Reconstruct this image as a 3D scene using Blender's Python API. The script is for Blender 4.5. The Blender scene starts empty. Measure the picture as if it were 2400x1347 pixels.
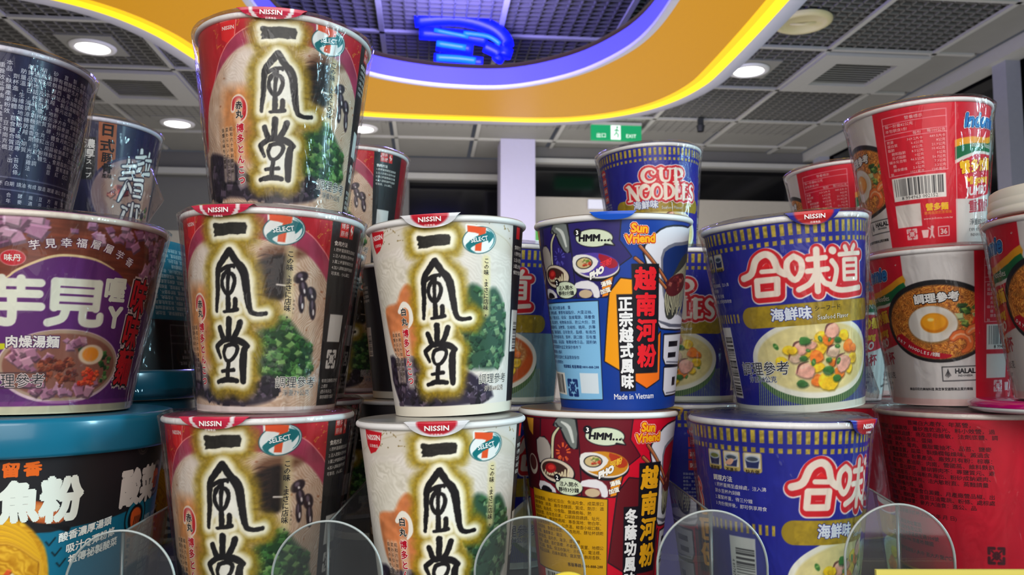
import bpy, bmesh, math, random
import numpy as np
from mathutils import Vector, Matrix

# ------------------------------------------------------------------ camera, light, exposure
SC = bpy.context.scene
COL = SC.collection
PITCH, FPX = math.radians(5.0), 1950.0
EYE = Vector((0.0, 0.0, 0.142))
cd = bpy.data.cameras.new('camera')
cam = bpy.data.objects.new('camera', cd)
COL.objects.link(cam)
cam.location = EYE
cam.rotation_euler = (math.radians(90) + PITCH, 0, 0)
cd.sensor_width = 36.0
cd.lens = 36.0 * FPX / 2400.0
cd.clip_start = 0.01
cd.clip_end = 60
cd.dof.use_dof = True
cd.dof.focus_distance = 0.50
cd.dof.aperture_fstop = 22.0
SC.camera = cam
SC.view_settings.view_transform = 'Standard'
SC.view_settings.look = 'None'
SC.view_settings.gamma = 1.0
SC.view_settings.use_curve_mapping = False
SC.view_settings.exposure = 0.22

w = bpy.data.worlds.new('store_ambient')
SC.world = w
w.use_nodes = True
w.node_tree.nodes['Background'].inputs['Color'].default_value = (0.55, 0.58, 0.70, 1)
w.node_tree.nodes['Background'].inputs['Strength'].default_value = 0.08


def area_light(name, loc, target, sx, sy, power, color):
    l = bpy.data.lights.new(name, 'AREA')
    l.shape = 'RECTANGLE'
    l.size, l.size_y = sx, sy
    l.energy = power
    l.color = color
    o = bpy.data.objects.new(name, l)
    COL.objects.link(o)
    o.location = loc
    o.rotation_euler = (Vector(target) - Vector(loc)).to_track_quat('-Z', 'Y').to_euler()
    return o


# fluorescent ceiling troffers of the aisle behind the photographer
area_light('aisle_troffer', (-0.25, -1.35, 1.15), (0, 0.5, 0.15), 2.6, 1.1, 35, (1.0, 0.975, 0.965))
area_light('counter_light', (0.5, -1.9, 0.35), (0, 0.5, 0.1), 2.2, 1.5, 18, (1.0, 0.955, 0.93))  # unseen low fill added for store bounce on the cup fronts
area_light('window_daylight', (2.35, 0.10, 0.80), (0.1, 0.55, 0.28), 0.22, 1.0, 36, (0.50, 0.86, 1.0))  # unseen cool source on the right, kept narrow for glints on the film
# unseen area lights for the far half: wall fill and stand-in floor bounce
area_light('far_troffer', (0.0, 4.2, 0.9), (0.1, 5.6, 0.8), 2.0, 0.5, 12, (1.0, 0.95, 0.88))
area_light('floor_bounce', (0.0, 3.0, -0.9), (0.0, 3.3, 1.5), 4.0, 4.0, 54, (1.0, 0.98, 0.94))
# ------------------------------------------------------------------ helpers
def lin(c):
    c = np.asarray(c, float) / 255.0
    return np.where(c <= 0.04045, c / 12.92, ((c + 0.055) / 1.055) ** 2.4)


def ink(c):
    """sRGB print colours as linear light, a touch richer: gloss paper inks"""
    c = np.asarray(c, float)
    y = (c * np.array((0.30, 0.59, 0.11))).sum(-1, keepdims=True)
    return lin(np.clip(y + (c - y) * 1.16, 0, 250))


MATS = {}


def mat(name, rgb=None, rough=0.5, metal=0.0, emit=None, strength=1.0, attr=False, coat=0.0, noise=0.0, nscale=40.0, spec=0.5):
    """procedural principled material; rgb is sRGB 0-255"""
    if name in MATS:
        return MATS[name]
    m = bpy.data.materials.new(name)
    m.use_nodes = True
    nt = m.node_tree
    b = nt.nodes['Principled BSDF']
    b.inputs['Roughness'].default_value = rough
    b.inputs['Metallic'].default_value = metal
    b.inputs['Coat Weight'].default_value = coat
    b.inputs['Coat Roughness'].default_value = 0.12
    b.inputs['Specular IOR Level'].default_value = spec
    if attr:
        a = nt.nodes.new('ShaderNodeVertexColor')
        a.layer_name = 'Col'
        nt.links.new(a.outputs['Color'], b.inputs['Base Color'])
    else:
        r, g, bl = lin(rgb)
        b.inputs['Base Color'].default_value = (r, g, bl, 1)
        if noise > 0:
            tc = nt.nodes.new('ShaderNodeTexCoord')
            n = nt.nodes.new('ShaderNodeTexNoise')
            n.inputs['Scale'].default_value = nscale
            n.inputs['Detail'].default_value = 4
            mx = nt.nodes.new('ShaderNodeMix')
            mx.data_type = 'RGBA'
            mx.inputs['A'].default_value = (r * (1 - noise), g * (1 - noise), bl * (1 - noise), 1)
            mx.inputs['B'].default_value = (min(1, r * (1 + noise)), min(1, g * (1 + noise)), min(1, bl * (1 + noise)), 1)
            nt.links.new(tc.outputs['Object'], n.inputs['Vector'])
            nt.links.new(n.outputs['Fac'], mx.inputs['Factor'])
            nt.links.new(mx.outputs['Result'], b.inputs['Base Color'])
    if emit is not None:
        r, g, bl = lin(emit)
        b.inputs['Emission Color'].default_value = (r, g, bl, 1)
        b.inputs['Emission Strength'].default_value = strength
    MATS[name] = m
    return m


def clear_mat(name, tint=(255, 255, 255), fmin=0.03, fmax=0.5, rough=0.05, bump=0.0, bscale=60.0, haze=0.0, stretch=(1, 1, 1)):
    """thin clear plastic: transparent with a fresnel gloss, a little milky haze and wrinkle bump"""
    if name in MATS:
        return MATS[name]
    m = bpy.data.materials.new(name)
    m.use_nodes = True
    nt = m.node_tree
    nt.nodes.clear()
    out = nt.nodes.new('ShaderNodeOutputMaterial')
    tr = nt.nodes.new('ShaderNodeBsdfTransparent')
    r, g, b = lin(tint)
    tr.inputs['Color'].default_value = (r, g, b, 1)
    gl = nt.nodes.new('ShaderNodeBsdfGlossy')
    gl.inputs['Roughness'].default_value = rough
    lw = nt.nodes.new('ShaderNodeLayerWeight')
    lw.inputs['Blend'].default_value = 0.35
    mr = nt.nodes.new('ShaderNodeMapRange')
    mr.inputs['From Min'].default_value = 0.045
    mr.inputs['To Min'].default_value = fmin
    mr.inputs['To Max'].default_value = fmax
    mix = nt.nodes.new('ShaderNodeMixShader')
    nt.links.new(lw.outputs['Fresnel'], mr.inputs['Value'])
    nt.links.new(mr.outputs['Result'], mix.inputs['Fac'])
    base = tr
    if haze > 0:
        df = nt.nodes.new('ShaderNodeBsdfDiffuse')
        df.inputs['Color'].default_value = (0.8, 0.82, 0.85, 1)
        m2 = nt.nodes.new('ShaderNodeMixShader')
        m2.inputs['Fac'].default_value = haze
        nt.links.new(tr.outputs[0], m2.inputs[1])
        nt.links.new(df.outputs[0], m2.inputs[2])
        base = m2
    nt.links.new(base.outputs[0], mix.inputs[1])
    nt.links.new(gl.outputs[0], mix.inputs[2])
    nt.links.new(mix.outputs[0], out.inputs['Surface'])
    if bump > 0:
        tc = nt.nodes.new('ShaderNodeTexCoord')
        mp = nt.nodes.new('ShaderNodeMapping')
        mp.inputs['Scale'].default_value = stretch
        n = nt.nodes.new('ShaderNodeTexNoise')
        n.inputs['Scale'].default_value = bscale
        n.inputs['Detail'].default_value = 3
        n.inputs['Distortion'].default_value = 1.0
        bp = nt.nodes.new('ShaderNodeBump')
        bp.inputs['Strength'].default_value = bump
        bp.inputs['Distance'].default_value = 0.003
        nt.links.new(tc.outputs['Object'], mp.inputs['Vector'])
        nt.links.new(mp.outputs['Vector'], n.inputs['Vector'])
        nt.links.new(n.outputs['Fac'], bp.inputs['Height'])
        nt.links.new(bp.outputs['Normal'], gl.inputs['Normal'])
        nt.links.new(bp.outputs['Normal'], lw.inputs['Normal'])
    MATS[name] = m
    return m


PRINT = mat('printed_paper', rough=0.45, attr=True, coat=0.06, spec=0.3)
INK = mat('printing_ink', rough=0.45, attr=True, coat=0.06, spec=0.3)
FOIL = mat('printed_foil', rough=0.28, attr=True, coat=0.5)
WHITE_RIM = mat('white_rim_paper', (232, 230, 226), 0.45, noise=0.03)
FILM = clear_mat('shrink_film', fmin=0.020, fmax=0.60, rough=0.06, bump=0.75, bscale=70, haze=0.006, stretch=(1, 1, 0.35))
ACRYLIC = clear_mat('clear_acrylic', tint=(240, 243, 243), fmin=0.03, fmax=0.45, rough=0.03, haze=0.018)
ACRYLIC_EDGE = mat('acrylic_edge', (168, 174, 170), 0.25, coat=0.4, noise=0.06)


def link_mesh(name, verts, faces, material, parent=None, smooth=False, cols=None):
    """numpy verts (n,3) and a list/array of faces -> one mesh object"""
    me = bpy.data.meshes.new(name)
    verts = np.asarray(verts, np.float32)
    if isinstance(faces, np.ndarray):
        nf, k = faces.shape
        me.vertices.add(len(verts))
        me.vertices.foreach_set('co', verts.ravel())
        me.loops.add(nf * k)
        me.loops.foreach_set('vertex_index', faces.astype(np.int32).ravel())
        me.polygons.add(nf)
        me.polygons.foreach_set('loop_start', np.arange(0, nf * k, k, dtype=np.int32))
        me.update(calc_edges=True)
    else:
        me.from_pydata(verts.tolist(), [], [list(f) for f in faces])
    if cols is not None:
        at = me.color_attributes.new('Col', 'FLOAT_COLOR', 'POINT')
        c = np.ones((len(verts), 4), np.float32)
        c[:, :3] = cols
        at.data.foreach_set('color', c.ravel())
    me.polygons.foreach_set('use_smooth', np.full(len(me.polygons), smooth))
    me.materials.append(material)
    me.validate()
    o = bpy.data.objects.new(name, me)
    COL.objects.link(o)
    if parent:
        o.parent = parent
    return o


class MB:
    """collects simple solids into one mesh"""

    def __init__(s):
        s.v, s.f = [], []

    def add(s, v, f):
        n = len(s.v)
        s.v += [tuple(p) for p in v]
        s.f += [tuple(i + n for i in q) for q in f]
        return s

    def box(s, c, d, M=None):
        x, y, z = [k / 2 for k in d]
        v = [Vector((i * x, j * y, k * z)) for i in (-1, 1) for j in (-1, 1) for k in (-1, 1)]
        if M is not None:
            v = [M @ p for p in v]
        v = [p + Vector(c) for p in v]
        return s.add(v, [(0, 1, 3, 2), (4, 6, 7, 5), (0, 4, 5, 1), (2, 3, 7, 6), (0, 2, 6, 4), (1, 5, 7, 3)])

    def prism(s, pts, lo, hi, f):
        """outline pts (2d), f(p, t) -> 3d"""
        n = len(pts)
        v = [f(p, lo) for p in pts] + [f(p, hi) for p in pts]
        return s.add(v, [tuple(range(n))[::-1], tuple(range(n, 2 * n))] + [(i, (i + 1) % n, n + (i + 1) % n, n + i) for i in range(n)])

    def lathe(s, prof, seg=64, close=False, M=None):
        """profile of (r,z)"""
        v, f = [], []
        for r, z in prof:
            for i in range(seg):
                a = 2 * math.pi * i / seg
                v.append(Vector((r * math.cos(a), r * math.sin(a), z)))
        n = len(prof)
        for k in range(n if close else n - 1):
            k2 = (k + 1) % n
            for i in range(seg):
                j = (i + 1) % seg
                f.append((k * seg + i, k * seg + j, k2 * seg + j, k2 * seg + i))
        if M is not None:
            v = [M @ p for p in v]
        return s.add(v, f)

    def tube(s, pts, r, seg=8, closed=False):
        pts = [Vector(p) for p in pts]
        n = len(pts)
        v, f = [], []
        for i, p in enumerate(pts):
            a = pts[(i - 1) % n] if (closed or i > 0) else p
            b = pts[(i + 1) % n] if (closed or i < n - 1) else p
            t = (b - a).normalized()
            q = t.to_track_quat('Z', 'Y')
            rr = r[i] if isinstance(r, (list, tuple)) else r
            for k in range(seg):
                an = 2 * math.pi * k / seg
                v.append(p + q @ Vector((rr * math.cos(an), rr * math.sin(an), 0)))
        for i in range(n if closed else n - 1):
            i2 = (i + 1) % n
            for k in range(seg):
                k2 = (k + 1) % seg
                f.append((i * seg + k, i * seg + k2, i2 * seg + k2, i2 * seg + k))
        if not closed:
            f.append(tuple(range(seg))[::-1])
            f.append(tuple(range((n - 1) * seg, n * seg)))
        return s.add(v, f)

    def build(s, name, material, parent=None, smooth=False):
        return link_mesh(name, np.array([tuple(p) for p in s.v]), s.f, material, parent, smooth)


def tag(o, label=None, cat=None, group=None, kind=None):
    if label:
        o['label'] = label
    if cat:
        o['category'] = cat
    if group:
        o['group'] = group
    if kind:
        o['kind'] = kind
    return o


def empty(name, loc=(0, 0, 0), rot=(0, 0, 0)):
    o = bpy.data.objects.new(name, None)
    o.empty_display_size = 0.02
    COL.objects.link(o)
    o.location = loc
    o.rotation_euler = rot
    return o


def copy_tree(o, parent=None):
    c = o.copy()
    COL.objects.link(c)
    c.parent = parent
    for ch in list(o.children):
        copy_tree(ch, c)
    return c


# ------------------------------------------------------------------ a little print shop: paints label art on a fine grid
def fbm(U, V, scale, seed, octaves=3):
    rng = np.random.RandomState(seed)
    T = rng.rand(64, 64)
    out = np.zeros(np.broadcast(U, V).shape)
    amp, tot = 1.0, 0.0
    for k in range(octaves):
        x, y = U / scale + 17.3 * k + 100, V / scale + 9.1 * k + 100
        xi, yi = np.floor(x).astype(int), np.floor(y).astype(int)
        fx, fy = x - xi, y - yi
        fx, fy = fx * fx * (3 - 2 * fx), fy * fy * (3 - 2 * fy)
        a, b = T[yi % 64, xi % 64], T[yi % 64, (xi + 1) % 64]
        c, d = T[(yi + 1) % 64, xi % 64], T[(yi + 1) % 64, (xi + 1) % 64]
        out = out + amp * ((a * (1 - fx) + b * fx) * (1 - fy) + (c * (1 - fx) + d * fx) * fy)
        tot += amp
        amp *= 0.5
        scale *= 0.5
    return out / tot


def smooth_pts(pts, n=6, closed=False):
    """Catmull-Rom through points of any dimension"""
    P = np.asarray(pts, float)
    N = len(P)
    out = []
    for i in range(N if closed else N - 1):
        p0 = P[(i - 1) % N] if (closed or i > 0) else P[i]
        p1, p2 = P[i], P[(i + 1) % N]
        p3 = P[(i + 2) % N] if (closed or i + 2 < N) else p2
        for k in range(n):
            t = k / n
            out.append(0.5 * ((2 * p1) + (p2 - p0) * t + (2 * p0 - 5 * p1 + 4 * p2 - p3) * t * t + (3 * p1 - p0 - 3 * p2 + p3) * t ** 3))
    if not closed:
        out.append(P[-1])
    return np.array(out)


class Art:
    def __init__(s, u0, u1, v1, res, base, du_rest=None):
        s.us = np.arange(u0, u1 + res * 0.5, res)
        s.vs = np.linspace(0, v1, int(round(v1 / res)) + 1)
        s.U, s.V = np.meshgrid(s.us, s.vs)
        s.I = np.zeros(s.U.shape + (3,)) + np.asarray(base, float)
        s.res = res
        s.texts = {}

    def win(s, u0, v0, u1, v1):
        i0, i1 = np.searchsorted(s.us, u0), np.searchsorted(s.us, u1)
        j0, j1 = np.searchsorted(s.vs, v0), np.searchsorted(s.vs, v1)
        return (slice(j0, max(j0, j1)), slice(i0, max(i0, i1)))

    def put(s, w, a, col):
        a = a[..., None]
        s.I[w] = s.I[w] * (1 - a) + np.asarray(col, float) * a

    def rect(s, u0, v0, u1, v1, col, a=1.0):
        s.poly([(u0, v0), (u1, v0), (u1, v1), (u0, v1)], col, a=a)

    def ell_sd(s, w, cx, cy, rx, ry, rot=0.0):
        x, y = s.U[w] - cx, s.V[w] - cy
        c, n = math.cos(math.radians(rot)), math.sin(math.radians(rot))
        x, y = x * c + y * n, -x * n + y * c
        q = np.sqrt((x / rx) ** 2 + (y / ry) ** 2) + 1e-9
        g = np.sqrt((x / rx ** 2) ** 2 + (y / ry ** 2) ** 2) + 1e-9
        return (q - 1) * q / g

    def ell(s, cx, cy, rx, ry, col, rot=0.0, soft=None, a=1.0, line=None):
        m = max(rx, ry) + 3 + (soft or 0)
        w = s.win(cx - m, cy - m, cx + m, cy + m)
        d = s.ell_sd(w, cx, cy, rx, ry, rot)
        if line:
            d = np.abs(d) - line / 2
        s.put(w, a * np.clip(0.5 - d / (soft or s.res * 1.2), 0, 1), col)

    def poly_sd(s, w, P):
        X, Y = s.U[w], s.V[w]
        d = np.full(X.shape, 1e9)
        ins = np.zeros(X.shape, bool)
        n = len(P)
        for i in range(n):
            (x1, y1), (x2, y2) = P[i], P[(i + 1) % n]
            ex, ey = x2 - x1, y2 - y1
            t = np.clip(((X - x1) * ex + (Y - y1) * ey) / (ex * ex + ey * ey + 1e-12), 0, 1)
            d = np.minimum(d, (X - x1 - t * ex) ** 2 + (Y - y1 - t * ey) ** 2)
            c = ((y1 > Y) != (y2 > Y)) & (X < (x2 - x1) * (Y - y1) / (y2 - y1 + 1e-12) + x1)
            ins ^= c
        d = np.sqrt(d)
        return np.where(ins, -d, d)

    def poly(s, P, col, soft=None, a=1.0, grow=0.0, curve=0, tex=None):
        P = smooth_pts(P, curve, True) if curve else np.asarray(P, float)
        m = 1 + (soft or 0) + max(grow, 0)
        w = s.win(P[:, 0].min() - m, P[:, 1].min() - m, P[:, 0].max() + m, P[:, 1].max() + m)
        if s.U[w].size == 0:
            return
        al = np.clip(0.5 - (s.poly_sd(w, P) - grow) / (soft or s.res * 1.2), 0, 1) * a
        s.put(w, al, tex(s.U[w], s.V[w]) if tex else col)

    def stroke_sd(s, w, pts, widths):
        X, Y = s.U[w], s.V[w]
        d = np.full(X.shape, 1e9)
        for i in range(len(pts) - 1):
            (x1, y1), (x2, y2) = pts[i], pts[i + 1]
            ex, ey = x2 - x1, y2 - y1
            t = np.clip(((X - x1) * ex + (Y - y1) * ey) / (ex * ex + ey * ey + 1e-12), 0, 1)
            d = np.minimum(d, np.hypot(X - x1 - t * ex, Y - y1 - t * ey) - 0.5 * (widths[i] + (widths[i + 1] - widths[i]) * t))
        return d

    def line(s, pts, wd, col, a=1.0, soft=None, curve=0, closed=False, grow=0.0):
        ws = list(wd) if isinstance(wd, (list, tuple)) else [wd] * len(pts)
        P = np.array([(p[0], p[1], q) for p, q in zip(pts, ws)], float)
        if curve:
            P = smooth_pts(P, curve, closed)
        if closed:
            P = np.vstack([P, P[:1]])
        m = P[:, 2].max() + 1 + (soft or 0) + grow
        w = s.win(P[:, 0].min() - m, P[:, 1].min() - m, P[:, 0].max() + m, P[:, 1].max() + m)
        if s.U[w].size == 0:
            return
        d = s.stroke_sd(w, P[:, :2], P[:, 2]) - grow
        s.put(w, a * np.clip(0.5 - d / (soft or s.res * 1.2), 0, 1), col)

    def chunks(s, P, n, size, pal, seed, dark=0.6, edge=None):
        """chopped food scattered inside a region: each bit a lit facet over a darker one"""
        rng = random.Random(seed)
        P = np.asarray(P, float)
        lo, hi = P.min(0), P.max(0)
        inside = lambda x, y: sum(((P[i][1] > y) != (P[i - 1][1] > y)) and (x < (P[i - 1][0] - P[i][0]) * (y - P[i][1]) / (P[i - 1][1] - P[i][1] + 1e-9) + P[i][0]) for i in range(len(P))) % 2
        k = 0
        while k < n:
            x, y = rng.uniform(lo[0], hi[0]), rng.uniform(lo[1], hi[1])
            if not inside(x, y):
                continue
            k += 1
            a, sz = rng.uniform(0, math.pi), size * rng.uniform(0.6, 1.25)
            c = np.array(pal[rng.randrange(len(pal))], float)
            q = [(x + sz * r * math.cos(a + t + rng.uniform(-.3, .3)), y + sz * r * 0.8 * math.sin(a + t + rng.uniform(-.3, .3))) for t, r in ((0, 1), (1.4, .9), (3.1, 1), (4.6, .85))]
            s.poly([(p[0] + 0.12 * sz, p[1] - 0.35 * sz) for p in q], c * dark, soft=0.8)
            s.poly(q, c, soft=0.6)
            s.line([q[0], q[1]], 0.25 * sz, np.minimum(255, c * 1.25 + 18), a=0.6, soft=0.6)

    def strands(s, P, c0, c1, period, seed, center=None, ang=0.0, warp=6.0, soft=1.0, a=1.0, curve=6):
        """noodles: warped stripes inside a region"""
        def tex(U, V):
            wv = (fbm(U, V, warp * 2.2, seed) - 0.5) * warp * 2 + (fbm(U, V, 3.4, seed + 5, 2) - 0.5) * period * 1.5
            if center is not None:
                t = np.hypot(U - center[0], (V - center[1]) * 1.15) + wv
            else:
                t = U * math.cos(ang) + V * math.sin(ang) + wv
            k = 0.5 + 0.5 * np.sin(t * 2 * math.pi / period)
            k = 0.5 + (k - 0.5) * np.clip(fbm(U, V, 7.0, seed + 3) * 2.4 - 0.5, 0.1, 1)
            k = np.clip(k * 0.85 + (fbm(U, V, 5.0, seed + 1) - 0.5) * 0.8, 0, 1)[..., None]
            return np.asarray(c0, float) * (1 - k) + np.asarray(c1, float) * k
        s.poly(P, None, soft=soft, a=a, curve=curve, tex=tex)

    def mottle(s, amount, scale, seed):
        s.I *= (1 + amount * (fbm(s.U, s.V, scale, seed) - 0.5) * 2)[..., None]

    # lettering kept as outlines, laid on the cup as thin ink
    def text(s, part, body, u, v, size, col, align='C', rot=0.0, sx=1.0, bold=0.0, lay=0, vert=0.0, out=None, shear=0.0):
        """(u, v) is the middle of the line (or of the first glyph for vertical text, pitch vert)"""
        if out:
            for q, (ow, oc) in enumerate(out):
                s.text(part, body, u, v, size, oc, align, rot, sx, bold + ow, lay + q, vert, None, shear)
            lay += len(out)
        if vert:
            for i, ch in enumerate(body):
                s.text(part, ch, u, v - i * vert, size, col, 'C', rot, sx, bold, lay, 0, None, shear)
            return
        s.texts.setdefault(part, []).append((body, u, v, size, col, align, rot, sx, bold, lay, shear))

    def block(s, part, lines, u, v, size, pitch, col, align='L', bold=0.0, lay=0, sx=1.0, rot=0.0):
        for i, t in enumerate(lines):
            s.text(part, t, u, v - i * pitch, size, col, align, rot, sx, bold, lay)


FC = bpy.data.curves.new('lettering', 'FONT')
FO = bpy.data.objects.new('lettering', FC)
GLYPHS = {}


def glyph_mesh(body, bold, big):
    key = (body, round(bold, 3), big)
    if key not in GLYPHS and bold > 0.0:
        # heavier weight: the outline repeated round a small circle, each copy a hair above the last
        v, f, _ = glyph_mesh(body, 0.0, big)
        k = 8 if big else 4
        sh = [(0.0, 0.0)] + [(bold * math.cos(2 * math.pi * (i + .5) / k), bold * math.sin(2 * math.pi * (i + .5) / k)) for i in range(k)]
        n = len(v)
        GLYPHS[key] = (np.vstack([v + np.array(q) for q in sh]) if n else v, [tuple(i + n * j for i in q) for j in range(len(sh)) for q in f], np.repeat(np.arange(len(sh)), n))
    if key not in GLYPHS:
        FC.body = body
        FC.size = 1.0
        FC.resolution_u = 3 if big else 1
        me = bpy.data.meshes.new_from_object(FO)
        v = np.zeros(len(me.vertices) * 3)
        me.vertices.foreach_get('co', v)
        v = v.reshape(-1, 3)[:, :2]
        f = [tuple(p.vertices) for p in me.polygons]
        bpy.data.meshes.remove(me)
        GLYPHS[key] = (v, f, np.zeros(len(v)))
    return GLYPHS[key]


def cut_strips(v, f, step, lv):
    """slice wide glyph faces so they can bend round the cup"""
    bm = bmesh.new()
    vs = [bm.verts.new((p[0], p[1], z)) for p, z in zip(v, lv)]
    for q in f:
        try:
            bm.faces.new([vs[i] for i in q])
        except ValueError:
            pass
    lo, hi = v[:, 0].min(), v[:, 0].max()
    x = math.floor(lo / step) * step + step
    while x < hi:
        bmesh.ops.bisect_plane(bm, geom=bm.verts[:] + bm.edges[:] + bm.faces[:], plane_co=(x, 0, 0), plane_no=(1, 0, 0))
        x += step
    bm.verts.index_update()
    nv = np.array([p.co[:] for p in bm.verts])
    nf = [tuple(p.index for p in q.verts) for q in bm.faces]
    bm.free()
    return nv[:, :2], nf, nv[:, 2]


class Cone:
    """wraps flat label millimetres on a tapering cup: u round the cup (at mid radius), v up"""

    def __init__(s, rt, rb, h):
        s.rt, s.rb, s.h = rt, rb, h
        s.rm = (rt + rb) / 2

    def at(s, u, v, off):
        th = np.asarray(u) * 0.001 / s.rm
        r = s.rb + (s.rt - s.rb) * np.asarray(v) * 0.001 / s.h + off
        return np.stack([r * np.sin(th), -r * np.cos(th), np.asarray(v) * 0.001 + 0 * th], -1)


def text_mesh(items, cone, name, parent, material=None, base_off=0.00012):
    V, F, Cc = [], [], []
    n = 0
    for body, u, v, size, col, align, rot, sx, bold, lay, shear in items:
        gv, gf, gl = glyph_mesh(body, bold, size > 4)
        if len(gv) == 0:
            continue
        p = gv.copy()
        wd = p[:, 0].max() + p[:, 0].min()
        p[:, 0] -= {'C': wd / 2, 'L': 0.0, 'R': wd}[align]
        p[:, 1] -= 0.36
        p[:, 0] += shear * p[:, 1]
        p *= size
        p[:, 0] *= sx
        c, q = math.cos(math.radians(rot)), math.sin(math.radians(rot))
        p = np.stack([p[:, 0] * c - p[:, 1] * q + u, p[:, 0] * q + p[:, 1] * c + v], -1)
        if size > 4.5:
            p, gf, gl = cut_strips(p, gf, 2.5, gl)
        V.append(cone.at(p[:, 0], p[:, 1], base_off + 0.00007 * lay + 0.000003 * gl))
        F += [tuple(i + n for i in q) for q in gf]
        Cc.append(np.tile(ink(col), (len(p), 1)))
        n += len(p)
    if not V:
        return None
    return link_mesh(name, np.vstack(V), F, material or INK, parent, False, np.vstack(Cc))
# ------------------------------------------------------------------ paper cups
def body_mesh(name, art, cone, parent, material=None):
    circ = 2 * math.pi * cone.rm * 1000
    us, vs, I = art.us, art.vs, art.I
    gap = circ - (us[-1] - us[0])
    if gap > art.res * 1.5:
        k = max(2, int(gap / 3.0))
        eu = us[-1] + gap * np.arange(1, k) / k
        t = (np.arange(1, k) / k)[None, :, None]
        EI = I[:, -1:, :] * (1 - t) + I[:, :1, :] * t
        us = np.concatenate([us, eu])
        I = np.concatenate([I, EI], 1)
    U, Vv = np.meshgrid(us, vs)
    P = cone.at(U, Vv, 0.0)
    H, W = U.shape
    idx = np.arange(H * W).reshape(H, W)
    nx = np.roll(idx, -1, 1)
    F = np.stack([idx[:-1], nx[:-1], nx[1:], idx[1:]], -1).reshape(-1, 4)
    return link_mesh(name, P.reshape(-1, 3), F, material or PRINT, parent, True, ink(I.reshape(-1, 3)))


def film_mesh(cone, parent, seed, amp=0.0006, name='wrap_film', flap=None, rim=0.0008):
    """loose heat-shrink film round the whole cup, puckered below the rim"""
    rng = np.random.RandomState(seed)
    seg, rows = 144, 30
    a = np.linspace(0, 2 * np.pi, seg, endpoint=False)
    V = []
    ph = rng.rand(8) * 6.28
    for j in range(rows):
        t = j / (rows - 1)
        z = 0.001 + (cone.h - 0.0012) * t
        r = cone.rb + (cone.rt - cone.rb) * t + 0.0011
        if t > 0.90:
            r = r + rim * (t - 0.90) / 0.1
        wr = np.zeros(seg)
        for q, k in enumerate((5, 9, 14, 23, 37)):
            wr += np.sin(a * k + ph[q] + t * (3 + 2 * q) * math.sin(ph[q])) / (1 + 0.35 * q)
        rr = r + amp * 0.4 * wr * (0.35 + 1.0 * math.sin(math.pi * min(1, t * 1.05)))
        rr = np.maximum(rr, r - 0.0007)
        if flap:
            fa, fz, fs, fw, fh = flap
            da = np.abs((a - fa + np.pi) % (2 * np.pi) - np.pi)
            rr = rr + fs * np.clip(1 - da / fw, 0, 1) ** 1.5 * np.clip(1 - abs(z - fz) / fh, 0, 1)
        V.append(np.stack([rr * np.sin(a), -rr * np.cos(a), np.full(seg, z)], -1))
    top = cone.h + 0.0022
    for q in (0.97, 0.6, 0.02):
        r = cone.rt * q
        V.append(np.stack([r * np.sin(a), -r * np.cos(a), top + 0.0003 * np.sin(a * 7 + ph[5]) * q], -1))
    V = np.array(V)
    n = len(V)
    idx = np.arange(n * seg).reshape(n, seg)
    nx = np.roll(idx, -1, 1)
    F = np.stack([idx[:-1], nx[:-1], nx[1:], idx[1:]], -1).reshape(-1, 4)
    return tag(link_mesh(name, V.reshape(-1, 3), F, FILM, parent, True), 'clear crinkled shrink film')


def pull_tab(cone, parent, uc, half, drop, color, emblem=None, name='pull_tab', lines=None):
    """flap of the lid folded down over the rim; emblem=(colour, text) a half round badge on it"""
    h = cone.h * 1000
    ns, nt = 41, 26
    s = np.linspace(-1, 1, ns)
    V, Cc = [], []
    for j in range(nt):
        t = j / (nt - 1)
        if t < 0.3:                              # lying on the lid
            q = t / 0.3
            u = uc + s * half * 1.05
            r_off = -0.006 + 0.0065 * q
            P = cone.at(u, np.full(ns, h), r_off)
            P[:, 2] = cone.h + 0.0011
            vv = np.full(ns, h + 6 * (1 - q))
        else:
            q = (t - 0.3) / 0.7
            prof = np.clip(1 - np.abs(s) ** 2.2, 0, 1) ** 0.8
            vv = h + 0.9 - q * (1.2 + drop * prof)
            u = uc + s * half * (1.05 - 0.12 * q * (1 - prof))
            off = 0.0010 + 0.0013 * np.clip((vv - (h - 5)) / 4, 0, 1)
            P = cone.at(u, vv, off)
        c = np.tile(np.asarray(color, float), (ns, 1))
        if emblem:
            d = np.hypot((u - uc) / emblem[1], (vv - (h + 0.5)) / emblem[2])
            k = np.clip((1 - d) * 8 + 0.5, 0, 1)[:, None]
            c = c * (1 - k) + np.asarray(emblem[0], float) * k
        if lines:
            d = np.hypot((u - uc) / lines[0], (vv - (h + 0.5)) / lines[1])
            k = (np.abs(d - 1) < 0.09)[:, None] * 1.0
            c = c * (1 - k) + np.asarray((240, 225, 225), float) * k
        V.append(P)
        Cc.append(lin(c))
    idx = np.arange(nt * ns).reshape(nt, ns)
    F = np.stack([idx[:-1, :-1], idx[1:, :-1], idx[1:, 1:], idx[:-1, 1:]], -1).reshape(-1, 4)
    o = link_mesh(name, np.array(V).reshape(-1, 3), F, FOIL, parent, True, np.array(Cc).reshape(-1, 3))
    if emblem and len(emblem) > 3:
        its = [(emblem[3], uc, h - 2.2 - emblem[2] * 0.0, emblem[4], (248, 244, 240), 'C', 0, 1.0, 0.03, 0, 0)]
        its.append((emblem[5], uc, h - 2.2 - emblem[4] * 0.95, emblem[4] * 0.36, (248, 240, 236), 'C', 0, 1.0, 0.0, 0, 0))
        text_mesh(its, cone, 'tab_lettering', o, INK, 0.0026)
    return o


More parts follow.
